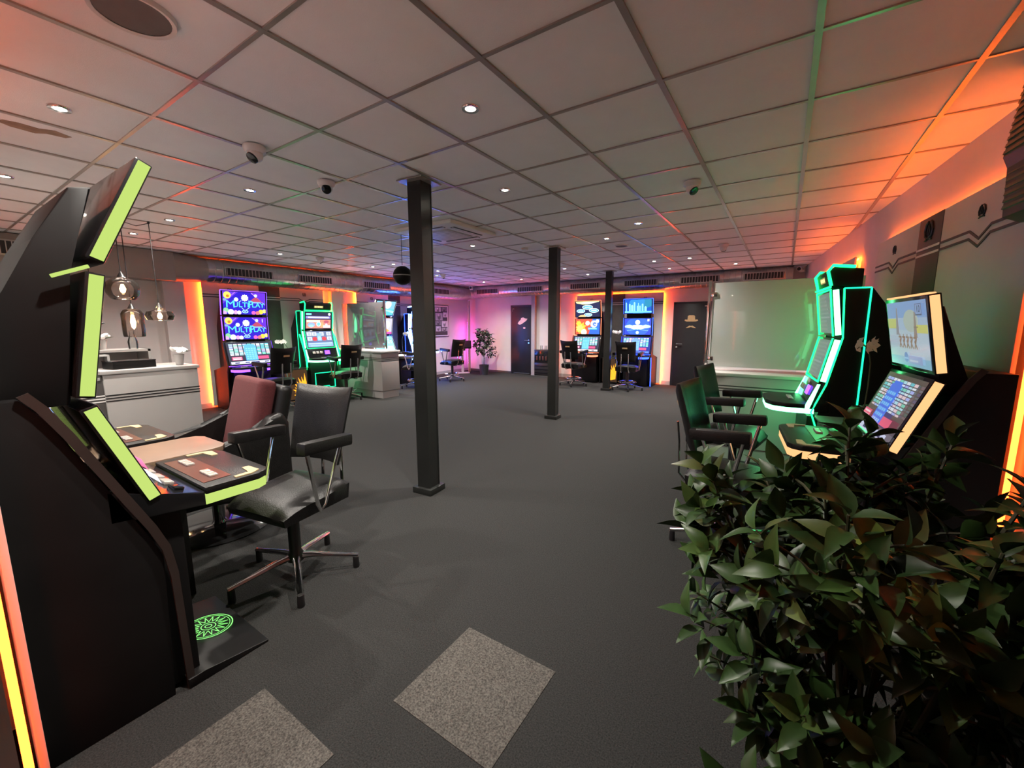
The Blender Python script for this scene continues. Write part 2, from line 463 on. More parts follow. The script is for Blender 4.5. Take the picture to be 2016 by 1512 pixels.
column(-3.07, 5.86, 'black steel column between the ceiling air conditioner and the far wall')
column(-3.37, 9.09, 'thin-looking black steel column in front of the two far machines')

# ------------------------------------------------------------------ recessed spots
def snap(v, g): return g + GS / 2 + round((v - g - GS / 2) / GS) * GS
spots = [(-3.41, .67), (-1.54, 1.92), (-4.06, 1.93), (-2.19, 3.18), (-4.06, 5.03), (-2.16, 5.6), (-1.54, 5.02), (-2.17, 8.15), (-5.37, .68),
         (-6.01, 1.96), (-7.21, 1.82), (-7.23, 3.81), (-6.97, 5.52), (-6.54, 5.56), (-7.08, 7.4), (-6.57, 7.05), (-7.01, 9.14), (-5.88, 9.3),
         (-4.01, 8.08), (-4.04, 9.36), (-2.14, 9.27), (-1.55, 8.13), (-.93, 9.39), (-1.54, .67)]  # last spot is out of view, added along its row to light the foreground
sp0 = thing('ceiling_spot', 'small round recessed ceiling spot light, lit warm white', 'ceiling light', (0, 0, H), 0, 'recessed ceiling spots')
b = MB(); b.lathe([(.030, -.006), (.047, -.008), (.050, -.003), (.050, .006), (.030, .006)], 20, cap=False); b.build('trim_ring', M['chrome'], sp0)
b = MB(); b.lathe([(0, -.004), (.029, -.004), (.029, .004), (0, .004)], 16, cap=False); b.build('lamp', M['spot'], sp0)
ld = bpy.data.lights.new('spot_light', 'SPOT'); ld.energy = SPOT_W; ld.color = (1, .93, .84); ld.spot_size = R(132); ld.spot_blend = 1.0; ld.shadow_soft_size = .03
lo = bpy.data.objects.new('spot_light', ld); lo.location = (0, 0, -.012); col.objects.link(lo); lo.parent = sp0
seen = set()
for k, (x, y) in enumerate(spots):
    q = (round(snap(x, GX), 3), round(snap(y, GY), 3))
    if q in seen: continue
    seen.add(q)
    o = sp0 if k == 0 else copy_tree(sp0)
    o.location = (q[0], q[1], H + .004)

# ------------------------------------------------------------------ dome cameras and ceiling fittings
def dome(x, y, rz, tilt, label, s=1.0, group=None):
    t = thing('dome_camera', label, 'security camera', (x, y, H - .002), rz, group)
    b = MB(); b.lathe([(0, 0), (.068 * s, 0), (.070 * s, -.010 * s), (.064 * s, -.030 * s), (.052 * s, -.040 * s), (0, -.040 * s)], 20, cap=False); b.build('mount', M['plastic_white'], t)
    m = T(0, 0, -.052 * s) @ rotm('X', tilt)
    b = MB(); b.lathe([(0, .045 * s)] + [(.048 * s * math.sin(a), .048 * s * math.cos(a)) for a in [R(20 + 14 * i) for i in range(1, 9)]] + [(.036 * s, -.036 * s)], 20, m, cap=False)
    ball = b.build('camera_ball', M['plastic_white'], t)
    b = MB(); b.lathe([(.038 * s, -.030 * s), (.036 * s, -.040 * s), (.020 * s, -.043 * s), (0, -.046 * s)], 18, m, cap=False); b.build('lens', M['gloss'], ball)
dome(-3.04, 1.50, 185, 42, 'white dome camera on the ceiling with its lens turned towards the reception')
dome(-3.27, 2.16, -123, 62, 'white dome camera on the ceiling showing a round black lens face')
dome(-.74, 3.86, -120, 40, 'white dome camera on the ceiling above the chairs at the two right-wall machines')
dome(-.86, 7.05, 0, 40, 'white dome camera on the ceiling beyond the frosted glass screen')
dome(-6.95, 4.38, 0, 40, 'white dome camera on the ceiling in front of the left air duct')
dome(-6.85, 7.42, 0, 40, 'white dome camera on the ceiling near the blue-lit corner')
dome(-2.78, 8.1, 0, 40, 'white dome camera on the ceiling beside the third steel column')
def wall_cam(loc, rz, label):
    t = thing('bullet_camera', label, 'security camera', loc, rz)
    b = MB(); b.b2(-.05, .05, -.02, .05, -.05, .05, .01); b.build('bracket', M['plastic_white'], t)
    b = MB(); b.lathe([(.045, .0), (.045, .16), (.0, .16)], 14, T(0, -.0, 0) @ rotm('X', 90)); c = b.build('housing', M['plastic_white'], t)
    b = MB(); b.lathe([(0, .163), (.035, .163)], 14, T(0, 0, 0) @ rotm('X', 90), cap=False); b.build('lens', M['gloss'], c)
wall_cam((-8.18, 10.12, 2.63), 30, 'small white camera in the corner above the meeting of the two air ducts')
wall_cam((.20, 10.45, 2.62), -20, 'small white camera at the end of the far air duct')
def speaker(x, y, r, label):
    t = thing('ceiling_speaker', label, 'speaker', (x, y, H + .004), 0)
    b = MB(); b.lathe([(r * .86, -.012), (r * .97, -.016), (r, -.004), (r, .004)], 30, cap=False); b.build('rim', M['plastic_white'], t)
    b = MB(); b.lathe([(0, -.010), (r * .86, -.010), (r * .86, .004)], 30, cap=False); b.build('grille', mat('speaker_mesh', (.13, .115, .105), .6), t)
speaker(-2.165, .665, .135, 'large round ceiling speaker with brown-grey mesh above the lime-lit machine')
speaker(-2.165, 6.30, .10, 'round ceiling speaker between the second and third columns')
def smoke(x, y, label):
    t = thing('smoke_detector', label, 'smoke detector', (x, y, H + .002), 0)
    b = MB(); b.lathe([(.05, 0), (.055, -.012), (.045, -.028), (0, -.034)], 18, cap=False); b.build('shell', M['plastic_white'], t)
    b = MB(); b.lathe([(.046, -.018), (.050, -.020), (.046, -.024)], 18, cap=False); b.build('slot_ring', M['zinc'], t)
smoke(-3.5, 5.67, 'round white smoke detector on the ceiling beside the second column')
# ceiling cassette air conditioner
t = thing('ceiling_air_conditioner', 'square white ceiling cassette air conditioner behind the first column', 'air conditioner', (-3.70, 4.08, H), 0)
b = MB(); b.b2(-.475, .475, -.44, .44, -.045, .006, .02); body = b.build('cover', M['plastic_white'], t)
b = MB(); b.b2(-.24, .24, -.24, .24, -.056, -.04, .006); gr = b.build('intake_grille', M['board'], t)
for k in range(7):
    c = MB(); c.b2(-.21, .21, -.19 + k * .06, -.175 + k * .06, -.059, -.055); c.build('slat', M['plastic_white'], gr, smooth=False)
for sx, sy, dx, dy in ((0, -.33, .27, .03), (0, .33, .27, .03), (-.35, 0, .03, .27), (.35, 0, .03, .27)):
    c = MB(); c.b2(sx - dx, sx + dx, sy - dy, sy + dy, -.049, -.044); s_ = c.build('outlet_slot', M['slot'], t, smooth=False)
    c = MB(); c.b2(sx - dx * (.35 if dx < .1 else 1), sx + dx * (.35 if dx < .1 else 1), sy - dy * (.35 if dy < .1 else 1), sy + dy * (.35 if dy < .1 else 1), -.054, -.048); c.build('flap', M['plastic_white'], s_, smooth=False)
# black ball pendant behind the column
t = thing('ball_pendant', 'black ball pendant with a thin white line hanging behind the first column', 'pendant lamp', (-4.17, 3.76, H), 0)
b = MB(); b.tube([(0, 0, 0), (0, 0, -.42)], .004, 6); b.build('cord', M['line_black'], t)
b = MB(); b.lathe([(.12 * math.sin(R(a)), -.55 + .12 * math.cos(R(a))) for a in range(0, 181, 12)], 24, cap=False); bl = b.build('ball', M['black'], t)
b = MB(); b.lathe([(.1212, -.556), (.1222, -.55), (.1212, -.544)], 24, cap=False); b.build('line_ring', M['white'], bl)
b = MB(); b.lathe([(.045, 0), (.045, -.02), (.01, -.03)], 14); b.build('ceiling_rose', M['line_black'], t)

# ------------------------------------------------------------------ air ducts
def duct_run(label, p0, p1, r, grilles, end0=False, end1=True):
    """round spiral duct along p0->p1 (horizontal); grilles = (from, to) along it, facing the room side"""
    p0, p1 = Vector(p0), Vector(p1); d = p1 - p0; L = d.length; d.normalize()
    ang = math.degrees(math.atan2(d.y, d.x))
    t = thing('air_duct', label, 'air duct', p0, ang)
    m = rotm('Y', 90)
    prof = []; n = int(L / .115)
    for k in range(n):
        a = k * L / n
        prof += [(r, a), (r, a + L / n - .016), (r + .005, a + L / n - .011), (r + .005, a + L / n - .004)]
    prof.append((r, L))
    b = MB(); b.lathe(prof, 26, m); b.build('spiral_pipe', M['steel'], t)
    for g0, g1 in grilles:
        # room side is local -Y
        q = rotm('X', 8)
        c = MB(); c.box((((g0 + g1) / 2), -r * .96, -.01), (g1 - g0, .05, .155), .004); fr = c.build('grille_frame', M['steel'], t)
        c = MB(); c.box((((g0 + g1) / 2), -r * .96 - .0255, -.01), (g1 - g0 - .03, .003, .125)); c.build('grille_slot', M['slot'], fr, smooth=False)
        nb = 14
        for k in range(nb):
            xx = g0 + .03 + (g1 - g0 - .06) * k / (nb - 1)
            c = MB(); c.box((xx, -r * .96 - .03, -.01), (.009, .008, .12)); c.build('louvre', M['steel'], fr, smooth=False)
    return t
duct_run('long round galvanised duct with grilles above the left wall machines', (XL + .27, 3.18, 2.47), (XL + .27, 10.14, 2.47), .205,
         [(a_ - 3.18, b_ - 3.18) for a_, b_ in ((3.42, 4.25), (4.74, 5.5), (6.28, 7.08), (8.5, 9.25))])
duct_run('long round galvanised duct with grilles along the far wall', (-8.22, YF - .25, 2.53), (.06, YF - .25, 2.53), .185,
         [(a_ + 8.22, b_ + 8.22) for a_, b_ in ((-8.1, -7.28), (-6.6, -5.75), (-4.92, -4.06), (-3.44, -2.62), (-2.12, -1.28), (-.84, -.08))])
t = thing('duct_elbow', 'round galvanised duct bend in the far left corner', 'air duct', (XL + .27, YF - .25, 2.5), 0)
b = MB(); b.tube([(0, -.305, -.03), (.0, -.20, -.02), (.04, -.08, 0), (.12, -.02, .02), (.20, 0, .03), (.305, 0, .03)], .185, 20); b.build('bend', M['steel'], t)
t = thing('box_duct', 'grey rectangular duct box with tapered end above the reception', 'air duct', (XL + .22, 0, 2.47), 0)
b = MB(); b.b2(-.2, .2, .02, 2.72, -.225, .225, .004); b.build('box', M['zinc'], t)
b = MB()
n = 24; A = []; Bv = []
for k in range(n):
    a = 2 * math.pi * (k + .5) / n; cx, cz = math.cos(a), math.sin(a); q = max(abs(cx), abs(cz))
    A.append(b.bm.verts.new((cx / q * .2, 2.72, cz / q * .225))); Bv.append(b.bm.verts.new((.05 + cx * .205, 3.18, cz * .205)))
for k in range(n): b.bm.faces.new((A[k], A[(k + 1) % n], Bv[(k + 1) % n], Bv[k]))
b.build('taper', M['zinc'], t)
c = MB(); c.b2(.2, .235, .45, 1.12, -.06, .14, .004); fr = c.build('grille_frame', M['steel'], t)
c = MB(); c.b2(.234, .238, .47, 1.10, -.04, .12); c.build('grille_slot', M['slot'], fr, smooth=False)
for k in range(12):
    c = MB(); c.b2(.236, .246, .49 + k * .053, .50 + k * .053, -.04, .12); c.build('louvre', M['steel'], fr, smooth=False)
# louvred air unit high on the right wall
p = WR(0, 0); t = thing('louvred_air_unit', 'dark louvred air unit high on the right wall, near the ceiling', 'air unit', p, 5.71)
prof = [(0, 2.695), (-.165, 2.69), (-.205, 2.32), (-.185, 2.27), (-.175, 2.04), (-.11, 2.01), (0, 2.01)]
b = MB(); b.prism(prof, 'y', 2.25, 3.0); b.build('housing', M['trim'], t, smooth=False)
k = 0
zz = 2.66
while zz > 2.06:
    xo = -.165 - (.04 * (2.69 - zz) / .37) if zz > 2.32 else -.178
    c = MB(); c.box((xo - .001, 2.625, zz), (.010, .74, .016), 0, Matrix.Rotation(R(12), 3, 'Y')); c.build('louvre', M['column'], t, smooth=False)
    zz -= .032

# ------------------------------------------------------------------ doors, poster, fridge, pipes
def door(n, x0, x1, z1, hat):
    b = MB(); b.b2(x0, x1, YF - .045, YF - .005, .015, z1, .003); d = struct(b.build('door_%d' % n, M['door']))
    b = MB()
    b.b2(x0 - .05, x0, YF - .03, YF, 0, z1 + .05); b.b2(x1, x1 + .05, YF - .03, YF, 0, z1 + .05); b.b2(x0 - .05, x1 + .05, YF - .03, YF, z1, z1 + .05)
    b.build('door_frame', M['door'], d, smooth=False)
    hx = x1 - .07 if n == 1 else x0 + .07; s_ = -1 if n == 1 else 1; yy = YF - .047
    b = MB(); b.lathe([(.024, 0), (.024, .012), (.011, .014), (.011, .05)], 14, T(hx, yy, 1.04) @ rotm('X', 90)); b.tube([(hx, yy - .05, 1.04), (hx + s_ * .13, yy - .05, 1.04)], .010, 8); b.build('door_handle', M['chrome'], d)
    b = MB(); b.lathe([(.024, 0), (.024, .012), (0, .013)], 14, T(hx, yy, .96) @ rotm('X', 90)); b.build('lock_rose', M['chrome'], d)
    b = MB()
    cx = x0 + .03 if n == 1 else x1 - .09
    b.b2(cx, cx + .06, yy - .004, yy, z1 - .07, z1 - .05); b.b2(cx if n == 1 else cx + .045, cx + .015 if n == 1 else cx + .06, yy - .004, yy, z1 - .14, z1 - .07); b.build('hinge_plate', M['chrome'], d, smooth=False)
    cx = (x0 + x1) / 2 + (.05 if n == 1 else 0); cz = 1.60 if n == 1 else 1.62
    if hat == 'sun':
        m = MB()
        pts = [(-.17, -.06), (-.15, -.01), (-.07, .06), (-.05, .11), (.02, .13), (.08, .10), (.17, .09), (.13, .03), (.06, -.01), (-.02, -.06), (-.10, -.09)]
        m.prism([(cx + a, cz + c) for a, c in pts], 'y', yy - .006, yy); m.build('sun_hat_plate', M['pink'], d, smooth=False)
        m = MB(); m.prism([(cx + .06 + a, cz - .19 + c) for a, c in ((-.045, .005), (-.02, .03), (0, .02), (.02, .03), (.045, .005), (.02, -.025), (-.02, -.025))], 'y', yy - .006, yy); m.build('lips_plate', M['pink'], d, smooth=False)
    else:
        m = MB(); m.prism([(cx + a, cz + c) for a, c in ((-.15, -.02), (-.10, -.04), (.10, -.04), (.15, -.02), (.14, .01), (.085, .005), (.08, .09), (.05, .11), (-.05, .11), (-.08, .09), (-.085, .005), (-.14, .01))], 'y', yy - .006, yy)
        m.build('bowler_hat_plate', M['gold'], d, smooth=False)
        m = MB(); m.prism([(cx + a, cz - .17 + c) for a, c in ((-.115, -.02), (-.08, .0), (-.05, .025), (-.02, .035), (0, .02), (.02, .035), (.05, .025), (.08, .0), (.115, -.02), (.05, -.015), (0, .0), (-.05, -.015))], 'y', yy - .006, yy)
        m.build('moustache_plate', M['gold'], d, smooth=False)
    return d
door(1, -7.05, -6.36, 2.05, 'sun')
door(2, -2.26, -1.52, 2.0, 'bowler')
b = MB(); b.b2(-6.98, -6.40, YF - .05, YF - .046, 0.012, .045); b.build('kick_strip', M['chrome'], bpy.data.objects['door_1'], smooth=False)
# photo poster
t = thing('photo_poster', 'framed black and white photo collage poster on the left wall', 'poster', (XL, 9.38, 1.63), 90)
b = MB(); b.b2(-.33, .33, -.025, 0, -.48, .48, .003); b.build('frame', M['line_black'], t)
a = Art(.62, .92); a.rect(0, 0, 1, 1, (.72, .70, .70)); a.rect(.06, .03, .88, .93, (.04, .04, .045))
for (x, y, w, h, c) in ((.08, .80, .40, .14, .55), (.54, .82, .38, .12, .2), (.1, .52, .50, .24, .35), (.64, .62, .28, .16, .6), (.08, .36, .40, .14, .22), (.52, .30, .40, .20, .62), (.1, .16, .34, .17, .45), (.5, .16, .42, .12, .3)):
    a.rect(x, y, w, h, (c, c, c * 1.02)); a.ell(x + w * .5, y + h * .45, w * .22, (c * .35,) * 3, 12, 1.3); a.ell(x + w * .45, y + h * .7, w * .12, (min(.8, c * 1.5),) * 3, 10)
a.build('photo_print', M['print'], t, T(0, -.0255, 0) @ rotm('X', 90))
# bar fridge
t = thing('bar_fridge', 'low black glass-door fridge standing by the white door post', 'fridge', (-5.76, YF - .02, 0), 0)
b = MB(); b.b2(-.24, .26, -.44, 0, .06, .80, .008); body = b.build('cabinet', M['fridge'], t)
b = MB(); b.b2(-.22, .24, -.43, -.02, 0, .06); b.build('plinth', M['chrome'], t)
b = MB(); b.b2(-.22, .24, -.452, -.44, .45, .76, .003); d = b.build('glass_door', M['gloss'], t)
for k in range(4):
    c = MB(); c.b2(-.17 + k * .1, -.12 + k * .1, -.458, -.452, .50, .62, .004); c.build('bottle_shape', M['brown_inlay'], d)
b = MB(); b.b2(-.22, .24, -.452, -.44, .08, .42, .003); d = b.build('lower_panel', M['fridge'], t)
for k in range(3):
    c = MB(); c.b2(-.2, .22, -.458, -.451, .13 + k * .1, .15 + k * .1); c.build('slat', M['black'], d, smooth=False)
for k, (x, y) in enumerate(((-.14, -.2), (.02, -.22), (.14, -.18))):
    g = thing('drinking_glass', 'upturned clear drinking glass on top of the bar fridge', 'glass', (-5.76 + x, YF - .02 + y, .80), 0, 'glasses on the bar fridge')
    b = MB(); b.lathe([(.035, 0), (.03, .11), (0, .11)], 14, cap=False); b.build('tumbler', M['clear'], g)
# corner light profile
t = thing('corner_light_profile', 'white corner profile with pink light strip in the far left corner', 'light strip', (XL, YF, 0), 0)
b = MB(); b.b2(.26, .32, -.38, -.32, .0, 2.27, .006); b.build('profile', M['white'], t)
b = MB(); b.b2(.245, .26, -.36, -.34, .25, 1.6); b.build('light_strip', LED['pink'], t, smooth=False)

# ------------------------------------------------------------------ machine parts shared
def slab_mtx(t0, z0, t1, z1):
    u = Vector((0, -(t1 - t0), z1 - z0)); L = u.length; u.normalize(); n = Vector((0, -u.z, u.y))
    c = Vector((0, -(t0 + t1) / 2, (z0 + z1) / 2))
    front = Matrix(((1, 0, n.x, c.x), (0, u.y, n.y, c.y), (0, u.z, n.z, c.z), (0, 0, 0, 1)))
    return front, L
def tz(pts): return [(-t_, z_) for t_, z_ in pts]

def a_generic(w, h, base, seed):
    rn = random.Random(seed); a = Art(w, h); a.rect(0, 0, 1, 1, base)
    for k in range(26):
        c = (rn.random() * .8, rn.random() * .6, rn.random() * .9)
        a.ell(rn.uniform(.08, .92), rn.uniform(.1, .9), rn.uniform(.02, .07), c, 10)
    return a
def a_grid(w, h, seed, base=(.03, .03, .05), mid=(.10, .38, .85), cols=9, bar=(.65, .68, .9)):
    rn = random.Random(seed); a = Art(w, h); a.rect(0, 0, 1, 1, base)
    pal = [(.45, .75, .85), (.75, .8, .9), (.15, .55, .65), (.4, .45, .9), (.8, .6, .65), (.2, .65, .5)]
    for i in range(cols):
        for j in range(5):
            x = .05 + .9 * i / cols; y = .88 - j * .105
            a.rect(x, y, .72 / cols, .045, rn.choice(pal)); a.rect(x, y - .045, .72 / cols, .030, rn.choice(pal))
    a.rect(.06, .20, .22, .14, (.75, .08, .2)); a.rect(.62, .20, .26, .14, (.75, .08, .2)); a.rect(.08, .22, .18, .03, (.9, .7, .75)); a.rect(.08, .28, .18, .03, (.9, .7, .75))
    a.rect(.36, .16, .27, .68, mid); a.rect(.39, .84, .21, .05, mid)
    for i in range(4):
        for j in range(6):
            a.rect(.385 + i * .06, .22 + j * .09, .042, .05, (.2, .55, .95))
    a.rect(.02, .02, .96, .11, bar)
    for i in range(4): a.rect(.10 + .22 * i, .045, .1, .05, (.05, .04, .15))
    return a
def a_multi(w, h, one):
    a = Art(w, h); a.rect(0, 0, 1, 1, (.02, .008, .42)); 
    a.poly([(.0, .45), (.0, 1), (.35, 1)], (.10, .03, .55)); a.poly([(.62, 1), (1, 1), (1, .5)], (.10, .02, .50))
    a.line((.28, .98), (.12, .72), .012, (.35, .15, .9)); a.line((.66, .97), (.99, .45), .012, (.5, .25, .95))
    a.ell(.10, .84, .085, (.85, .62, .10)); a.ell(.11, .80, .035, (.45, .16, .02))
    a.star(.50, .74, .09, (.85, .95, 1), 10, .78)
    for p, q in (((.42, .62), (.36, .55)), ((.58, .62), (.64, .55)), ((.42, .30), (.48, .20)), ((.60, .30), (.52, .20))): a.line(p, q, .008, (.4, .7, 1))
    a.ell(.30, .66, .05, (.55, .75, 1)); a.ell(.04, .64, .04, (.15, .3, .55), 12, .8)
    a.poly([(.60, .58), (.76, .82), (.92, .58)], (.35, .05, .10)); a.rect(.66, .52, .22, .06, (.2, .35, .8)); a.ell(.76, .86, .04, (.5, .7, .9))
    a.ell(.17, .10, .07, (.85, .85, .95)); a.ell(.28, .09, .05, (.8, .3, .6)); a.ell(.36, .08, .05, (.8, .75, .9)); a.ell(.06, .18, .06, (.2, .5, .25)); a.ell(.02, .05, .06, (.5, .3, .9))
    a.ell(.88, .12, .06, (.95, .55, .05)); a.ell(.97, .16, .05, (.9, .7, .2)); a.ell(.80, .07, .05, (.85, .15, .15)); a.ell(.70, .08, .05, (.6, .1, .4))
    a.ell(.50, .13, .075, (.3, .75, 1), 18, .55); a.ell(.50, .13, .055, (.05, .05, .4), 18, .5); a.text('MP', .50, .13, h * .07, (.4, .8, 1))
    for dx, dy, c in ((.004, -.012, (.0, .02, .18)), (0, 0, (.08, .60, .98))):
        if dx == 0: a.text('M', .165, .44, h * .46, c, 1.15)
        a.text('ULTI', .405 + dx, .42 + dy, h * .31, c, 1.08)
        a.text('P', .635 + dx, .44 + dy, h * .46, c, .95); a.text('LAY', .815 + dx, .42 + dy, h * .30, c, 1.05)
    if one: a.text('1', .90, .84, h * .22, (.9, .95, 1))
    return a
def a_ship(w, h):
    a = Art(w, h); a.rect(0, 0, 1, 1, (.22, .34, .62)); a.rect(0, .55, 1, .2, (.36, .46, .62)); a.rect(0, 0, 1, .56, (.42, .52, .62)); a.rect(0, 0, 1, .14, (.25, .45, .62))
    a.ell(.62, .70, .18, (.40, .46, .42), 18, .6); a.rect(0, .58, .28, .16, (.50, .52, .18)); a.rect(.72, .52, .28, .12, (.55, .55, .16))
    a.poly([(.22, .48), (.30, .48), (.30, .9), (.27, .92)], (.26, .24, .28)); a.poly([(.68, .45), (.76, .45), (.75, .82), (.72, .84)], (.28, .22, .2)); a.rect(.69, .6, .1, .015, (.2, .15, .1))
    for k in range(5):
        x = .32 + k * .10
        a.line((x - .03, .28), (x + .03, .44), .012, (.26, .17, .12)); a.line((x + .035, .28), (x - .02, .40), .012, (.26, .17, .12)); a.line((x - .04, .45), (x + .04, .45), .010, (.26, .17, .12)); a.line((x, .5), (x, .36), .010, (.26, .17, .12))
    a.ell(.46, .14, .05, (.12, .25, .55)); a.rect(.41, .11, .1, .025, (.3, .5, .8)); a.rect(.52, .05, .33, .12, (.30, .36, .62)); a.rect(.55, .08, .2, .03, (.5, .55, .7))
    a.rect(.78, .78, .145, .17, (.10, .12, .2)); a.rect(.79, .80, .125, .14, (.26, .36, .62)); a.text('10', .853, .868, h * .15, (.02, .02, .05), .95)
    return a
def a_slotboard(w, h):
    a = Art(w, h); a.rect(0, 0, 1, 1, (.02, .02, .05)); a.rect(.03, .84, .2, .10, (.2, .75, .65)); a.ell(.92, .89, .05, (.9, .9, .9)); a.rect(.02, .62, .94, .14, (.25, .2, .6)); a.rect(.1, .65, .8, .08, (.75, .8, .9))
    a.rect(.03, .03, .94, .52, (.62, .22, .16)); a.rect(.05, .40, .5, .12, (.85, .65, .5)); a.ell(.22, .24, .14, (.25, .35, .8), 16, .6); a.ell(.22, .17, .10, (.3, .6, .9), 16, .5); a.ell(.50, .28, .09, (.75, .85, .9)); a.ell(.50, .28, .06, (.15, .55, .8)); a.poly([(.62, .5), (.72, .15), (.58, .05)], (.85, .35, .15)); a.ell(.80, .42, .10, (.4, .08, .12), 12, .6); a.rect(.68, .06, .27, .14, (.6, .75, .9)); a.ell(.8, .24, .05, (.7, .5, .8))
    return a
def a_slotboard2(w, h):
    a = Art(w, h); a.rect(0, 0, 1, 1, (.12, .16, .28)); a.rect(.02, .02, .96, .26, (.22, .36, .75)); a.rect(.05, .2, .9, .05, (.45, .6, .9)); a.rect(.1, .06, .8, .06, (.3, .5, .9))
    for x, y in ((.03, .72), (.22, .72), (.50, .72), (.78, .72), (.03, .42), (.78, .42)): a.rect(x, y, .17, .23, (.55, .62, .66)); a.ell(x + .085, y + .11, .05, (.35, .4, .5))
    a.ell(.30, .52, .10, (.62, .05, .06), 6, .8); a.ell(.66, .52, .10, (.62, .05, .06), 6, .8); a.rect(.40, .40, .16, .48, (.22, .42, .8)); a.ell(.48, .55, .07, (.35, .6, .95))
    return a
def a_bubbles(w, h):
    a = Art(w, h); a.rect(0, 0, 1, 1, (.01, .015, .06)); a.poly([(0, 1), (.05, .88), (.3, .8), (.6, .82), (.95, .95), (1, 1)], (.95, .75, .3)); a.poly([(.2, .88), (.6, .82), (.9, .95), (.4, .97)], (.75, .95, .7))
    for x, y, r in ((.50, .62, .22), (.22, .38, .18), (.76, .40, .20), (.52, .13, .17)):
        a.ell(x, y, r, (.65, .95, 1), 20, .42); a.ell(x, y, r * .86, (.05, .35, .6), 20, .32); a.rect(x - r * .55, y - .03, r * 1.1, .06, (.6, .9, .95))
    a.poly([(.1, 0), (.2, .12), (.38, .14), (.42, 0)], (.9, .45, .2)); return a
def a_fire(w, h):
    a = Art(w, h); a.rect(0, 0, 1, 1, (.55, .08, .04)); a.poly([(.55, 0), (1, 0), (1, 1), (.7, 1)], (.03, .12, .55))
    a.star(.22, .42, .26, (1, .45, .04), 9, .6); a.star(.18, .38, .18, (1, .85, .15), 8, .6); a.ell(.35, .12, .12, (1, .95, .7)); a.star(.12, .72, .12, (1, .6, .05), 7, .55)
    a.ell(.50, .72, .09, (1, .95, .85)); a.ell(.76, .66, .14, (.95, .97, 1)); a.ell(.79, .66, .08, (.1, .2, .5)); a.rect(.78, .60, .1, .06, (.95, .97, 1)); a.ell(.90, .85, .07, (.95, .97, 1)); a.rect(.52, .30, .38, .13, (.05, .4, .9)); a.rect(.55, .33, .32, .06, (.35, .7, 1)); return a
def a_city(w, h):
    a = Art(w, h); a.rect(0, 0, 1, 1, (.01, .08, .45)); a.ell(.5, .55, .35, (.03, .22, .7)); a.poly([(.7, .3), (1, .5), (1, 1), (.75, 1)], (.02, .20, .35))
    for x, hh, ww in ((.04, .6, .04), (.16, .5, .06), (.24, .42, .08), (.34, .62, .06), (.46, .36, .04), (.50, .55, .03), (.55, .36, .05), (.64, .5, .06), (.74, .3, .08)): a.rect(x, .15, ww, hh, (.25, .72, .95)); a.poly([(x, .15 + hh), (x + ww, .15 + hh), (x + ww / 2, .2 + hh)], (.45, .85, 1))
    a.rect(0, .05, 1, .12, (.15, .5, .9)); return a
def a_wings(w, h):
    a = Art(w, h); a.rect(0, 0, 1, 1, (.02, .05, .50)); a.ell(.5, .5, .45, (.03, .12, .68), 20, .8)
    a.poly([(.02, .55), (.2, .62), (.45, .48), (.2, .40), (.02, .45)], (.45, .8, 1)); a.poly([(.98, .55), (.8, .62), (.55, .48), (.8, .40), (.98, .45)], (.45, .8, 1)); a.ell(.5, .46, .30, (.7, .92, 1), 20, .28); a.ell(.5, .76, .09, (.95, 1, 1)); a.ell(.5, .13, .06, (.5, .8, 1)); a.rect(.86, .82, .07, .14, (.85, .95, 1)); a.line((.1, .25), (.5, .35), .01, (.3, .6, 1)); a.line((.9, .25), (.5, .35), .01, (.3, .6, 1)); a.rect(.32, .42, .36, .09, (.9, .97, 1)); return a
def a_sea(w, h):
    a = Art(w, h); a.rect(0, 0, 1, 1, (.18, .42, .62)); a.rect(0, .0, 1, .45, (.10, .45, .50)); a.poly([(.1, .45), (.4, .85), (.5, .45)], (.65, .55, .15)); a.ell(.62, .75, .18, (.55, .7, .8)); a.poly([(0, .1), (.6, .3), (1, .15), (1, .32), (.5, .42), (0, .28)], (.35, .75, .75)); a.ell(.3, .3, .1, (.75, .85, .6)); return a
def a_face(w, h):
    a = Art(w, h); a.rect(0, 0, 1, 1, (.45, .45, .62)); a.ell(.25, .62, .22, (.95, .55, .15)); a.ell(.2, .72, .13, (1, .85, .5)); a.poly([(.0, .1), (.5, .5), (.9, .2), (.6, .05)], (.85, .35, .05)); a.rect(0, 0, 1, .14, (.55, .08, .35)); a.ell(.72, .6, .18, (.65, .7, .75)); return a
def a_teal(w, h):
    a = Art(w, h); a.rect(0, 0, 1, 1, (.25, .70, .80)); 
    rn = random.Random(5)
    for i in range(7):
        for j in range(4): a.rect(.05 + i * .13, .5 + j * .12, .09, .07, rn.choice([(.85, .9, .95), (.2, .45, .5), (.5, .8, .85)]))
    a.rect(.3, .2, .22, .12, (.1, .55, .15)); a.rect(.62, .1, .28, .2, (.75, .6, .45)); a.rect(.05, .05, .3, .1, (.15, .4, .7)); return a
def a_paytable(w, h, seed=3):
    rn = random.Random(seed); a = Art(w, h); a.rect(0, 0, 1, 1, (.18, .22, .23))
    for k in range(9): a.rect(.08, .08 + k * .1, .84 * rn.uniform(.6, 1), .05, (.22 + rn.random() * .06, .27, .28))
    a.rect(.2, .38, .6, .04, (.3, .34, .36)); return a

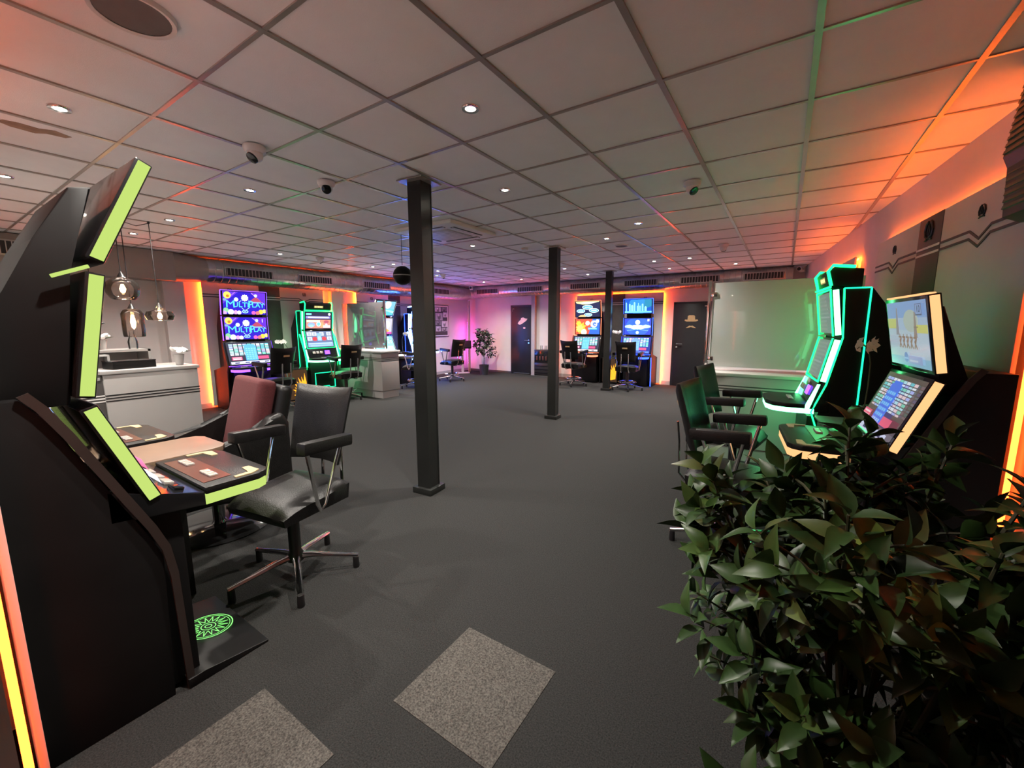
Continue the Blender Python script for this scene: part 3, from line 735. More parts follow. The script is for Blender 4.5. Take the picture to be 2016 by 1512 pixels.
def picture(parent, art, t0, z0, t1, z1, w, name='screen_picture', m=None):
    fr, L = slab_mtx(t0, z0, t1, z1)
    a = art(w, L)
    return a.build(name, m or M['art'], parent, fr @ T(0, 0, .0012))
def slab(parent, name, t0, z0, t1, z1, w, th, m, bev=.006):
    fr, L = slab_mtx(t0, z0, t1, z1)
    b = MB(); rot = Matrix((fr.col[0][:3], (-fr.col[2])[:3], fr.col[1][:3])).transposed()
    c = fr.translation - fr.col[2].to_3d() * th / 2
    b.box(c, (w, th, L), bev, rot); return b.build(name, m, parent)
def side_strip(parent, t0, z0, t1, z1, x, sg, wd, m, th=.006):
    """light strip lying on the side (x = const) of a slab whose front edge runs t0,z0 -> t1,z1"""
    u = Vector((-(t1 - t0), z1 - z0)).normalized(); n = Vector((u.y, -u.x))   # into the slab (towards the back)
    P = [Vector((-t0, z0)), Vector((-t1, z1))]
    if n.x < 0: n = -n
    q0, q1 = P[0] + n * .006 + u * .008, P[1] + n * .006 - u * .008
    pts = [q0, q1, q1 + n * wd, q0 + n * wd]
    b = MB(); b.prism([(p_.x, p_.y) for p_ in pts], 'x', x, x + sg * th); return b.build('light_strip', m, parent, smooth=False)

# ---- kind A: screens with glowing side edges, armrest tray
def machine_a(label, loc, rz, led, tall, arts, foot=False, group=None, W=.62, sun=True, dark=False):
    t = thing('gaming_machine', label, 'gaming machine', loc, rz, group)
    hw = W / 2
    b = MB(); b.prism(tz([(.13, .0), (.52, .0), (.54, .62), (.50, .72), (.30, 1.20), (.24, 1.29), (.13, 1.29)]), 'x', -hw, hw, .006); b.build('cabinet', M['black'], t)
    if tall: up = [(.13, 1.25), (.36, 1.25), (.40, 1.70), (.49, 2.0), (.43, 1.985), (.33, 1.80), (.25, 1.63), (.13, 1.40)]
    else: up = [(.13, 1.16), (.37, 1.18), (.44, 1.60), (.40, 1.61), (.28, 1.24)]
    b = MB(); b.prism(tz(up), 'x', -hw + .05, hw - .05, .006); b.build('upper_cabinet', M['black'], t)
    for sg in (-1, 1):
        m2 = MB(); path = [(.235, 1.30), (.27, 1.25), (.32, 1.15), (.50, .74), (.535, .64), (.55, .52), (.56, 0.0)]
        outer = [(p_[0] + .026, p_[1] + .012) for p_ in path]
        m2.prism(tz(path + outer[::-1]), 'x', sg * hw, sg * (hw + .012)); m2.build('side_trim', M['trim'], t, smooth=False)
    b = MB(); b.b2(-hw + .03, hw - .03, -.62, -.50, .02, .78, .008); b.build('front_panel', M['black'], t)
    # deck
    b = MB(); b.prism(tz([(.40, .93), (.50, .88), (.70, .825), (.70, .765), (.40, .80)]), 'x', -hw, hw, .006); deck = b.build('button_deck', M['gloss'], t)
    for k in range(5):
        c = MB(); c.box((-.22 + k * .11, -.63, .850), (.075, .035, .014), .004, Matrix.Rotation(R(15), 3, 'X')); c.build('button', M['button'] if k in (1, 2, 3) else M['gloss'], deck)
    for k in range(3):
        c = MB(); c.box((hw - .035, -.47 - k * .065, .905 - k * .021), (.03, .055, .012), .003, Matrix.Rotation(R(15), 3, 'X')); c.build('edge_key', M['trim'], deck)
    # tray
    tr = [(-.30, -.705), (.30, -.705), (.30, -.92), (.275, -.965), (.235, -.985), (-.235, -.985), (-.275, -.965), (-.30, -.92)]
    b = MB(); b.prism(tr, 'z', .806, .838, .008); tray = b.build('armrest_tray', M['leather'], t)
    ti = [(x * .985, -.705 + (y + .705) * .98) for x, y in tr]
    b = MB(); b.prism(ti, 'z', .762, .806); b.build('tray_light', led, tray, smooth=False)
    b = MB(); b.prism([(-.235, -.722), (.235, -.722), (.225, -.835), (-.225, -.835)], 'z', .8385, .8405); b.build('inlay', M['brown_inlay'], tray, smooth=False)
    for sg in (-1, 1):
        c = MB(); c.prism([(sg * .285, -.83), (sg * .262, -.83), (sg * .255, -.895), (sg * .17, -.905), (sg * .17, -.935), (sg * .26, -.94), (sg * .285, -.90)], 'z', .8375, .843); c.build('chevron_pad', M['tan'], tray, smooth=False)
        for k in range(3):
            c = MB(); c.b2(sg * .13 - .055 + k * .04, sg * .13 - .018 + k * .04, -.80, -.765, .840, .850, .004); c.build('tray_button', M['button'], tray)
    # screens
    TZ = 1.70 if tall else 1.665
    segs = [(.56, .862, .415, 1.25), (.415, 1.27, .485, TZ)] + ([(.485, 1.735, .655, 2.105)] if tall else [])
    for k, s_ in enumerate(segs):
        sc = slab(t, 'screen', *s_, W, .052, M['gloss'])
        m_ = M['art_dim'] if dark else M['art']
        u = .04
        a0 = (s_[0] + (s_[2] - s_[0]) * .05, s_[1] + (s_[3] - s_[1]) * .05, s_[0] + (s_[2] - s_[0]) * .95, s_[1] + (s_[3] - s_[1]) * .95)
        picture(sc, arts[k], *a0, W - .05, m=m_)
        for sg in (-1, 1): side_strip(sc, *s_, sg * hw, sg, .036, led)
    if tall:
        for sg in (-1, 1):
            b = MB(); b.box((sg * (hw - .012), -.40, 1.705), (.02, .10, .012), .002, Matrix.Rotation(R(-24), 3, 'X')); b.build('ridge_light', led, t)
    else:
        b = MB(); b.box((0, -.466, TZ + .008), (W * .98, .03, .008), .002); b.build('top_edge_light', led, t)
    if foot:
        b = MB(); b.prism(tz([(.56, 0), (.88, 0), (.88, .012), (.62, .045), (.56, .045)]), 'x', -hw - .02, hw - .05, .004); ft = b.build('foot_plate', M['black'], t)
        fr, L = slab_mtx(.88, .0155, .62, .0485)
        # face up: plane runs from the front edge up to the back
        m_ = T(-.02, 0, 0) @ Matrix(((1, 0, 0, 0), (0, .992, -.125, -.745), (0, .125, .992, .034), (0, 0, 0, 1)))
        c = MB(); ring = lambda r0, r1: [c.poly([m_ @ Vector((r0 * math.cos(a), r0 * math.sin(a), .001)), m_ @ Vector((r1 * math.cos(a), r1 * math.sin(a), .001)), m_ @ Vector((r1 * math.cos(a + .2618), r1 * math.sin(a + .2618), .001)), m_ @ Vector((r0 * math.cos(a + .2618), r0 * math.sin(a + .2618), .001))]) for a in [i * .2618 for i in range(24)]]
        ring(.098, .103); ring(.088, .0905); ring(.028, .032); ring(.012, .016)
        n = 16
        for i in range(n):
            a0, a1, a2 = [2 * math.pi * (i + d_) / n for d_ in (0, .5, 1)]
            for p_, q_, r0, r1 in ((a0, a1, .040, .082), (a1, a2, .082, .040)):
                A = Vector((r0 * math.cos(p_), r0 * math.sin(p_), .001)); B_ = Vector((r1 * math.cos(q_), r1 * math.sin(q_), .001)); nn = Vector((-(B_ - A).y, (B_ - A).x, 0)).normalized() * .0016
                c.poly([m_ @ (A + nn), m_ @ (B_ + nn), m_ @ (B_ - nn), m_ @ (A - nn)])
        c.build('sun_emblem', LED['sun'], ft, smooth=False)
    return t

gg = lambda base, seed: (lambda w, h: a_generic(w, h, base, seed))
GRID = lambda seed, **k: (lambda w, h: a_grid(w, h, seed, **k))
machine_a('tall black machine with lime-lit screen edges and a green sun on its foot plate', (-2.31, -.036, 0), 180, LED['lime'], True, [GRID(1), gg((.05, .1, .3), 2), gg((.2, .05, .05), 4)], foot=True)
machine_a('lime-lit machine standing beyond the tan side table, facing the red armchair', (-3.42, -.055, 0), 180, LED['lime'], False, [GRID(6), gg((.05, .1, .3), 7)])
p = WR(3.06, .0); machine_a('machine with peach-lit screen edges showing a pale ship picture and the number 10', p, RZ_RIGHT, LED['peach'], False, [GRID(9, base=(.09, .05, .05), mid=(.05, .15, .85)), a_ship], dark=True)
machine_a('white-edged machine with a sea picture on its tilted top screen, behind the glass screen', (XL + .02, 6.80, 0), 90, LED['white'], True, [a_teal, a_face, a_sea])

# ---- kind B: green framed machines
def machine_b(label, loc, rz, led, led2, hot, arts, W=.68, dim=False, coin=True, wings=True):
    t = thing('gaming_machine', label, 'gaming machine', loc, rz)
    hw = W / 2
    b = MB(); b.prism(tz([(.04, .0), (.56, .0), (.58, .70), (.54, 1.02), (.46, 1.41), (.50, 1.80), (.30, 1.80), (.06, 1.45)]), 'x', -hw + .012, hw - .012, .006); b.build('cabinet', M['black'], t)
    path = [(.60, .60), (.64, .76), (.53, 1.03), (.455, 1.41), (.505, 1.815)]
    for sg in (-1, 1):
        for nm, pts, m_ in (('outline_light', [(.56, .60), (.62, .78), (.535, 1.02), (.46, 1.41), (.485, 1.805)], led), ('outline_light', [(.485, 1.805), (.315, 1.805)], led2), ('outline_light', [(.315, 1.805), (.32, .62)], led2)):
            c = MB(); c.tube([(sg * (hw - .005), -a_, z_) for a_, z_ in pts], .0065, 6); c.build(nm, m_, t)
    # screens
    for k, s_ in enumerate([(.585, 1.04, .515, 1.405), (.515, 1.42, .565, 1.80)]):
        sc = slab(t, 'screen', *s_, W - .03, .05, M['gloss'])
        a0 = (s_[0] + (s_[2] - s_[0]) * .06, s_[1] + (s_[3] - s_[1]) * .06, s_[0] + (s_[2] - s_[0]) * .95, s_[1] + (s_[3] - s_[1]) * .95)
        picture(sc, arts[k], *a0, W - .12, m=M['art_dim'] if dim else None)
        for sg in (-1, 1): side_strip(sc, *s_, sg * (hw - .015), sg, .040, hot)
        fr, L = slab_mtx(*s_)
        for sg in (-1, 1):
            c = MB(); c.tube([fr @ Vector((sg * (hw - .035), -L / 2, .004)), fr @ Vector((sg * (hw - .035), L / 2, .004))], .007, 6); c.build('frame_light', led, sc)
        c = MB(); yv = (-L / 2 if k == 0 else L / 2); c.tube([fr @ Vector((-hw + .035, yv, .004)), fr @ Vector((hw - .035, yv, .004))], .007, 6); c.build('frame_light', led, sc)
    # topper
    b = MB(); b.prism(tz([(.36, 1.815), (.56, 1.83), (.585, 1.95), (.55, 1.985), (.36, 1.96)]), 'x', -hw + .06, hw - .06, .01); tp = b.build('topper', M['black'], t)
    c = MB(); c.tube([(hw - .05, -a_, z_) for a_, z_ in ((.565, 1.83), (.595, 1.945), (.565, 1.992), (.42, 1.975))], .012, 8); c.build('topper_light', led, tp)
    c = MB(); c.tube([(-hw + .05, -a_, z_) for a_, z_ in ((.565, 1.83), (.595, 1.945), (.565, 1.992), (.42, 1.975))], .012, 8); c.build('topper_light', led, tp)
    c = MB(); c.b2(-hw + .03, hw - .03, -.585, -.565, 1.812, 1.826, .003); c.build('topper_light', led, tp)
    fr, L = slab_mtx(.565, 1.845, .585, 1.94)
    a = Art(.2, .05); a.rect(0, 0, 1, 1, (.20, .15, .05))
    for k in range(5): a.rect(.06 + k * .18, .2, .13, .6, (.85, .65, .25))
    a.build('topper_sign', M['art'], tp, fr @ T(0, 0, .006))
    # deck and tray
    b = MB(); b.prism(tz([(.50, 1.03), (.585, 1.035), (.64, .85), (.64, .78), (.50, .78)]), 'x', -hw + .01, hw - .01, .006); dk = b.build('button_deck', M['gloss'], t)
    c = MB(); c.box((.10, -.625, .945), (.11, .008, .08), .002, Matrix.Rotation(R(-17), 3, 'X')); c.build('deck_display', LED['purple'], dk)
    for k in range(3):
        c = MB(); c.box((-.2 + k * .08, -.628, .95), (.06, .012, .05), .003, Matrix.Rotation(R(-17), 3, 'X')); c.build('button', M['button'], dk)
    for sg in (-1, 1):
        c = MB(); c.prism(tz([(.575, 1.02), (.595, 1.02), (.665, .835), (.665, .79), (.64, .79)]), 'x', sg * (hw - .01), sg * (hw + .004)); c.build('deck_edge_light', hot, dk, smooth=False)
    tr = [(-hw + .0, -.60), (hw, -.60), (hw, -.80), (hw - .05, -.90), (hw - .16, -.945), (-hw + .16, -.945), (-hw + .05, -.90), (-hw, -.80)]
    b = MB(); b.prism(tr, 'z', .805, .845, .012); tray = b.build('armrest_tray', M['leather'], t)
    b = MB(); b.prism([(x * .99, -.60 + (y + .60) * .985) for x, y in tr], 'z', .765, .806); b.build('tray_light', hot, tray, smooth=False)
    for k in range(5):
        c = MB(); c.b2(-.12 + k * .045, -.085 + k * .045, -.76, -.72, .845, .856, .004); c.build('tray_button', M['button'], tray)
    # cheek wings with light tube
    for sg in ((-1, 1) if wings else ()):
        c = MB(); c.tube([(sg * (hw + .03), -.45, 1.33), (sg * (hw + .035), -.49, 1.26), (sg * (hw + .035), -.60, .98), (sg * (hw + .03), -.63, .86), (sg * (hw + .02), -.63, .66)], .016, 8); c.build('wing_light', led, t)
    b = MB(); b.b2(-hw + .04, hw - .04, -.64, -.54, .02, .74, .008); fp = b.build('front_panel', M['black'], t)
    if coin:
        z0, z1, w2 = .20, .52, .22
        c = MB(); c.tube([(-w2, -.65, z1), (-w2, -.65, z0), (-.10, -.65, z0), (-.08, -.65, z0 + .03), (.08, -.65, z0 + .03), (.10, -.65, z0), (w2, -.65, z0), (w2, -.65, z1)], .010, 6, True); c.build('panel_light', led2, fp)
    return t
G1 = machine_b('green-framed machine with fruit-picture screens on the left wall beside the glass-screened counter', (XL + .06, 5.04, 0), 90, LED['green'], LED['cyan'], LED['greenhot'], [a_slotboard2, a_slotboard], .70)
p = WR(4.53, .05); machine_b('green-outlined machine with dull grey screens beside the frosted glass screen', p, RZ_RIGHT, LED['green'], LED['cyan'], LED['greenhot'], [lambda w, h: a_paytable(w, h, 3), lambda w, h: a_paytable(w, h, 8)], .66, True, False, False)
machine_b('ice-blue framed machine mostly behind the first column', (XL + .06, 7.95, 0), 90, LED['ice'], LED['blue'], LED['ice'], [gg((.05, .1, .4), 21), gg((.05, .15, .5), 22)], .72, False, False)

# ---- kind C: three stacked screens with thin glowing outline
def machine_c(label, loc, rz, led, arts, W=.76, rail=False, bezel=0.):
    t = thing('gaming_machine', label, 'gaming machine', loc, rz)
    hw = W / 2
    b = MB(); b.prism(tz([(.04, .0), (.50, .0), (.50, .70), (.52, .80), (.42, 1.22), (.40, 1.70), (.44, 2.08), (.34, 2.09), (.10, 1.5)]), 'x', -hw + .05, hw - .05, .006); b.build('cabinet', M['black'], t)
    segs = [(.615, .80, .495, 1.225), (.475, 1.25, .475, 1.675), (.475, 1.70 + bezel, .525, 2.125)]
    for k, s_ in enumerate(segs):
        w = W + (.05 if k == 0 else 0)
        sc = slab(t, 'screen', *s_, w, .045, M['gloss'])
        q = [s_[i] + (s_[(i + 2) % 4] - s_[i]) * .035 for i in range(4)]
        picture(sc, arts[k], *q, w - .05)
        fr, L = slab_mtx(*s_)
        for sg in (-1, 1):
            c = MB(); c.tube([fr @ Vector((sg * (w / 2 + .004), -L / 2, -.018)), fr @ Vector((sg * (w / 2 + .004), L / 2, -.018))], .0085, 6); c.build('edge_light', led, sc)
        if k != 1:
            y_ = -L / 2 if k == 0 else L / 2
            c = MB(); c.tube([fr @ Vector((-w / 2, y_, -.012)), fr @ Vector((w / 2, y_, -.012))], .0085, 6); c.build('edge_light', led, sc)
    b = MB(); b.prism([(-hw, -.55), (hw, -.55), (hw, -.70), (hw - .08, -.80), (-hw + .08, -.80), (-hw, -.70)], 'z', .735, .775, .01); dk = b.build('button_deck', M['gloss'], t)
    c = MB(); c.prism([(-hw + .02, -.56), (hw - .02, -.56), (hw - .02, -.69), (hw - .09, -.785), (-hw + .09, -.785), (-hw + .02, -.69)], 'z', .69, .735); c.build('deck_light', led, dk, smooth=False)
    c = MB(); c.b2(-.14, .14, -.81, -.6, .688, .736, .004); c.build('deck_nose', M['black'], dk)
    for sg in (-1, 1):
        for k in range(3):
            c = MB(); c.b2(sg * .20 - .05 + k * .04, sg * .20 - .015 + k * .04, -.72, -.68, .775, .784, .004); c.build('button', M['button'], dk)
    b = MB(); b.b2(-hw + .06, hw - .06, -.56, -.48, .02, .69, .008); b.build('front_panel', M['black'], t)
    for sg in (-1, 1):
        c = MB(); c.prism(tz([(.04, 0), (.54, 0), (.58, .70), (.63, .80), (.50, 1.23), (.46, 1.23), (.50, .80), (.04, .70)]), 'x', sg * (hw + .03), sg * (hw + .045)); c.build('side_cheek', M['black'], t, smooth=False)
    if rail:
        c = MB(); c.tube([(hw + .04, -.56, 0.02), (hw + .04, -.60, .72)], .010, 6); c.build('edge_light', led, t)
    return t
machine_c('tall machine with purple glowing edges and two MULTI PLAY screens', (XL + .06, 3.66, 0), 90, LED['purple'], [GRID(31), lambda w, h: a_multi(w, h, True), lambda w, h: a_multi(w, h, False)])
machine_c('orange-red edged machine with a fire picture on its middle screen', (-4.33, YF - .08, 0), 0, LED['red'], [GRID(41, mid=(.1, .4, .8), bar=(.9, .75, .65)), a_fire, a_bubbles], .72)
machine_c('blue-edged machine with a city skyline on its top screen', (-3.02, YF - .08, 0), 0, LED['blue'], [GRID(42, mid=(.15, .3, .9), base=(.02, .03, .25), bar=(.1, .2, .9)), a_wings, a_city], .70, True, .07)

# ------------------------------------------------------------------ swivel chairs
def chair_proto(ring):
    t = thing('swivel_chair', 'x', 'chair')
    for k in range(5):
        a = R(90 + 72 * k + 18); d = Vector((math.cos(a), math.sin(a), 0))
        c = MB(); c.tube([d * .02 + Vector((0, 0, .125)), d * .10 + Vector((0, 0, .12)), d * .36 + Vector((0, 0, .078))], [.026, .022, .016], 8, flat=.75); lg = c.build('base_leg', M['chrome'], t)
        c = MB(); c.lathe([(.018, 0), (.020, .01), (.018, .07)], 10, T(d.x * .345, d.y * .345, 0)); c.build('glide', M['line_black'], lg)
    b = MB(); b.lathe([(.048, .10), (.050, .13), (.034, .16), (.034, .44), (.06, .45)], 18); b.build('stem', M['line_black'], t)
    if ring:
        c = MB(); c.tube([(.20 * math.cos(R(a)), .20 * math.sin(R(a)), .19) for a in range(0, 360, 15)], .011, 8, True)
        for k in range(4):
            a = R(45 + 90 * k); c.tube([(.03 * math.cos(a), .03 * math.sin(a), .19), (.2 * math.cos(a), .2 * math.sin(a), .19)], .007, 6)
        c.build('foot_ring', M['chrome'], t)
    # seat cushion: rounded grid
    bm = MB(); nx, ny = 12, 12; top = []; bot = []
    for j in range(ny + 1):
        for i in range(nx + 1):
            u, v = 2 * i / nx - 1, 2 * j / ny - 1
            x, y = u * .245, v * .24
            e = max(abs(u), abs(v)) ** 6
            zt = .575 + .012 * (1 - u * u) - .045 * e + (-.035 * max(0, -v) ** 3) + .015 * max(0, v)
            top.append(bm.bm.verts.new((x * (1 - .04 * abs(v) ** 4), y * (1 - .04 * abs(u) ** 4), zt)))
            bot.append(bm.bm.verts.new((x * .94, y * .92, .452 - (0.02 * (1 - e)))))
    W_ = nx + 1
    for j in range(ny):
        for i in range(nx):
            q = [j * W_ + i, j * W_ + i + 1, (j + 1) * W_ + i + 1, (j + 1) * W_ + i]
            bm.bm.faces.new([top[k] for k in q]); bm.bm.faces.new([bot[k] for k in q[::-1]])
    edge = [i for i in range(nx)] + [j * W_ + nx for j in range(ny)] + [ny * W_ + i for i in range(nx, 0, -1)] + [j * W_ for j in range(ny, 0, -1)]
    for k in range(len(edge)):
        a, c = edge[k], edge[(k + 1) % len(edge)]; bm.bm.faces.new((top[a], top[c], bot[c], bot[a]))
    bm.build('seat', M['leather'], t, angle=60)
    # curved backrest
    bm = MB(); nx, nz = 12, 10; fr, bk = [], []
    for j in range(nz + 1):
        for i in range(nx + 1):
            u, v = 2 * i / nx - 1, j / nz
            x = u * (.205 + .03 * v); z = .67 + .45 * v - .022 * (u * u) * (v > .6) * 0 + .02 * u * u * v
            yb = .235 + .10 * v + .02 * v * v - .055 * u * u
            e = max(abs(u), abs(2 * v - 1)) ** 8; th = .062 * (1 - .75 * e)
            fr.append(bm.bm.verts.new((x, yb - th / 2, z))); bk.append(bm.bm.verts.new((x, yb + th / 2, z)))
    W_ = nx + 1
    for j in range(nz):
        for i in range(nx):
            q = [j * W_ + i, j * W_ + i + 1, (j + 1) * W_ + i + 1, (j + 1) * W_ + i]
            bm.bm.faces.new([fr[k] for k in q]); bm.bm.faces.new([bk[k] for k in q[::-1]])
    edge = [i for i in range(nx)] + [j * W_ + nx for j in range(nz)] + [nz * W_ + i for i in range(nx, 0, -1)] + [j * W_ for j in range(nz, 0, -1)]
    for k in range(len(edge)):
        a, c = edge[k], edge[(k + 1) % len(edge)]; bm.bm.faces.new((fr[a], fr[c], bk[c], bk[a]))
    bk_ = bm.build('backrest', M['leather'], t, angle=60)
    c = MB(); c.box((0, .353, .985), (.115, .004, .032), .0015, Matrix.Rotation(R(-14), 3, 'X')); c.build('badge', M['gold'], bk_)
    for sg in (-1, 1):
        c = MB(); c.box((sg * .285, .03, .855), (.070, .34, .070), .016, Matrix.Rotation(R(-4), 3, 'X')); c.build('armrest', M['leather'], t)
        c = MB(); c.tube([(sg * .285, -.10, .835), (sg * .262, -.035, .52), (sg * .255, -.01, .465), (sg * .258, .02, .50), (sg * .285, .13, .83)], .0125, 8, flat=.8); c.build('arm_frame', M['chrome'], t)
        c = MB(); c.tube([(sg * .09, .10, .43), (sg * .09, .25, .43), (sg * .085, .315, .50), (sg * .08, .325, .72), (sg * .08, .34, .86)], .0125, 8, flat=.6); c.build('back_bracket', M['chrome'], t)
    return t
plainc = chair_proto(False); ringc = chair_proto(True)
def place(proto, first, loc, rz, label):
    o = proto if first else copy_tree(proto)
    o.location = loc; o.rotation_euler = (0, 0, R(rz)); o['label'] = label; return o
place(plainc, True, (-2.40, 1.22, 0), 10, 'black leather swivel chair with chrome star base at the lime-lit machine with the foot plate')
place(plainc, False, (-.22, 2.98, 0), 84, 'black leather chair at the machine showing the number 10')
place(plainc, False, (-.32, 4.22, 0), 80, 'black leather chair at the green-outlined machine beside the frosted glass screen')
place(ringc, True, (-7.55, 3.74, 0), -82, 'black swivel chair with foot ring at the purple-edged machine')
place(ringc, False, (-7.48, 5.11, 0), -93, 'black swivel chair at the green-framed machine with fruit pictures')
place(ringc, False, (-7.40, 6.95, 0), -75, 'black swivel chair at the white-edged machine, half hidden by the first column')
place(ringc, False, (-7.50, 8.40, 0), -95, 'black swivel chair beside the framed photo poster and the reading stand')
place(ringc, False, (-4.33, 9.38, 0), 176, 'black swivel chair in front of the fire-picture machine')
place(ringc, False, (-2.98, 9.40, 0), 184, 'black swivel chair in front of the blue city-skyline machine')

# ------------------------------------------------------------------ red lounge chair
t = thing('lounge_armchair', 'dark red and black lounge armchair with polished disc base', 'armchair', (-3.52, 1.24, 0), -6)
b = MB(); b.lathe([(0, .0), (.36, .0), (.37, .008), (.34, .016), (.05, .028), (.04, .05), (.04, .30), (.12, .31)], 40); b.build('disc_base', mat('polished_disc', (.16, .16, .165), .06, .9, .03, 4), t)
b = MB(); b.box((0, -.02, .40), (.60, .62, .17), .05, seg=3); b.build('seat', M['red'], t)
b = MB(); b.box((0, .26, .80), (.56, .13, .64), .045, Matrix.Rotation(R(-14), 3, 'X'), 3); b.build('back_cushion', M['red'], t)
b = MB(); b.box((0, .36, .72), (.66, .10, .70), .045, Matrix.Rotation(R(-14), 3, 'X'), 3); b.build('back_shell', M['leather'], t)
for sg in (-1, 1):
    pts = [(.40, .34), (.40, .80), (.36, .88), (.27, .86), (.20, .76), (.05, .695), (-.25, .665), (-.37, .63), (-.41, .56), (-.38, .44), (-.28, .34), (0, .29)]
    c = MB(); c.prism(pts, 'x', sg * .31, sg * .42, .03); c.build('arm', M['leather'], t, angle=60)
b = MB(); b.box((0, .02, .31), (.62, .62, .08), .03); b.build('seat_shell', M['leather'], t)

# ------------------------------------------------------------------ tan side table, sunflower cabinets
t = thing('side_table', 'tan round-cornered side table between the two lime-lit machines', 'table', (-2.87, .50, 0), 0)
b = MB(); b.prism([(-.21, -.36), (.21, -.36), (.21, .44), (.19, .50), (.14, .53), (-.14, .53), (-.19, .50), (-.21, .44)], 'z', .80, .83, .006); b.build('top', M['wood'], t)
b = MB(); b.b2(-.17, .17, -.36, .30, .0, .80, .004); b.build('cabinet', M['black'], t)

def flower_cabinet(label, loc, rz, w, d=.40, hgt=.66):
    t = thing('sunflower_cabinet', label, 'cabinet', loc, rz)
    b = MB(); b.b2(-w / 2, w / 2, -d, 0, .04, hgt, .004); b.build('body', M['trim'], t)
    b = MB(); b.b2(-w / 2 - .02, w / 2 + .02, -d - .03, 0, hgt, hgt + .012, .003); b.build('glass_top', M['clear'], t)
    b = MB(); b.b2(-w / 2 + .03, w / 2 - .03, -d + .02, 0, 0, .04); b.build('plinth', M['black'], t)
    a = Art(w - .03, hgt - .08); a.rect(0, 0, 1, 1, (.035, .015, .004))
    cx, cy = .92, .12
    rn = random.Random(3)
    for k in range(9):
        an = R(92 + k * 10.5); L = .98 - .05 * k - (.08 if k % 2 else 0); wd = .07
        tip = (cx + L * math.cos(an) * 1.0, cy + L * .78 * math.sin(an)); mid = (cx + .55 * L * math.cos(an), cy + .55 * L * .78 * math.sin(an))
        nx, ny = -math.sin(an) * wd, math.cos(an) * wd
        a.poly([(cx, cy), (mid[0] + nx, mid[1] + ny), (max(.01, tip[0]), min(.97, tip[1])), (mid[0] - nx, mid[1] - ny)], (.95 - .1 * rn.random(), .30 + .08 * rn.random(), .015))
    a.build('sunflower_print', M['backlit'], t, T(0, -d - .001, hgt / 2 + .02) @ rotm('X', 90))
    return t
flower_cabinet('low cabinet with lit sunflower picture between the purple and the green machine', (XL + .09, 4.36, 0), 90, .46, .72)
flower_cabinet('low cabinet with lit sunflower petal between the two far machines', (-3.67, YF - .09, 0), 0, .40, .52)

# ------------------------------------------------------------------ orchids
def orchid(label, loc, rz, hgt=.42, pot='pot_dark', petal='petal', leaves=True, s=1.0):
    t = thing('potted_orchid', label, 'orchid', loc, rz)
    b = MB(); b.lathe([(0, 0), (.045 * s, 0), (.065 * s, .10 * s), (.060 * s, .105 * s), (.05 * s, .09 * s), (0, .09 * s)], 18, cap=False); b.build('pot', M[pot], t)
    pts = [(0, 0, .08 * s), (.02, 0, hgt * .5), (.015, 0, hgt * .8), (-.04, 0, hgt), (-.13, 0, hgt + .03), (-.2, 0, hgt)]
    b = MB(); b.tube(pts, .0045, 6); st = b.build('stem', M['stem'], t)
    rn = random.Random(hash(label) % 1000 if False else len(label))
    for k in range(5):
        f = Vector((-.02 - .045 * k, rn.uniform(-.03, .03), hgt + .01 + rn.uniform(-.02, .03)))
        c = MB()
        for q in range(5):
            a = R(72 * q + 20 * k); d = Vector((math.cos(a), -.25, math.sin(a))).normalized(); n_ = Vector((-math.sin(a), 0, math.cos(a)))
            L = .045 * s
            c.poly([f, f + d * L * .6 + n_ * L * .42, f + d * L * 1.05 + Vector((0, -.008, 0)), f + d * L * .6 - n_ * L * .42])
        c.lathe([(0, -.008), (.008, 0), (0, .008)], 8, T(f.x, f.y - .012, f.z), cap=False)
        c.build('flower', M[petal], t)
    if leaves:
        for sg, ln in ((-1, .16), (1, .2), (.4, .13)):
            c = MB(); A = []
            for i in range(6):
                v = i / 5; w_ = .028 * math.sin(math.pi * (.12 + .85 * v)); x = sg * ln * v; z = .09 * s + .10 * v - .11 * v * v
                A.append(((x, -w_ + .03 * (1 if sg == .4 else 0) * v, z), (x, w_ + .03 * v, z)))
            for p_, q_ in zip(A, A[1:]): c.poly([p_[0], q_[0], q_[1], p_[1]])
            o = c.build('leaf', M['leaf'], t); md = o.modifiers.new('s', 'SOLIDIFY'); md.thickness = .003
    return t
orchid('white orchid in a dark pot on the sunflower cabinet beside the purple machine', (XL + .42, 4.42, .672), 200 - 110, .50)
orchid('white orchid in a dark pot between the two far machines', (-3.70, YF - .42, .672), 180, .62, 'pot_dark')
p = WR(3.80, .42, .80); orchid('white orchid standing between the ship-picture machine and the green-outlined machine', p, 60, .55, 'pot_dark', 'petal', True, 1.15)
orchid('tall leafless orchid in a terracotta pot in blue light beside the white-edged machine', (XL + .55, 7.35, .712), 180, .55, 'pot_terra', 'petal', True)
t = thing('tea_light_glass', 'small round clear glass on the sunflower cabinet beside the orchid', 'glass', (XL + .5, 4.27, .672), 0)
b = MB(); b.lathe([(.02, 0), (.05, .03), (.045, .075), (.04, .078)], 16, cap=False); b.build('bowl', M['clear'], t)
# stand between the right machines
p = WR(3.79, .10); t = thing('machine_side_cabinet', 'black low cabinet between the ship-picture machine and the green-outlined machine', 'cabinet', p, RZ_RIGHT)
b = MB(); b.b2(-.17, .17, -.56, 0, 0, .78, .006); b.build('body', M['black'], t)
b = MB(); b.b2(-.18, .18, -.58, 0, .78, .80, .003); b.build('top', M['board_dark'], t)
b = MB(); b.b2(-.12, .12, -.568, -.558, .45, .66, .004); c_ = b.build('front_plate', M['trim'], t)
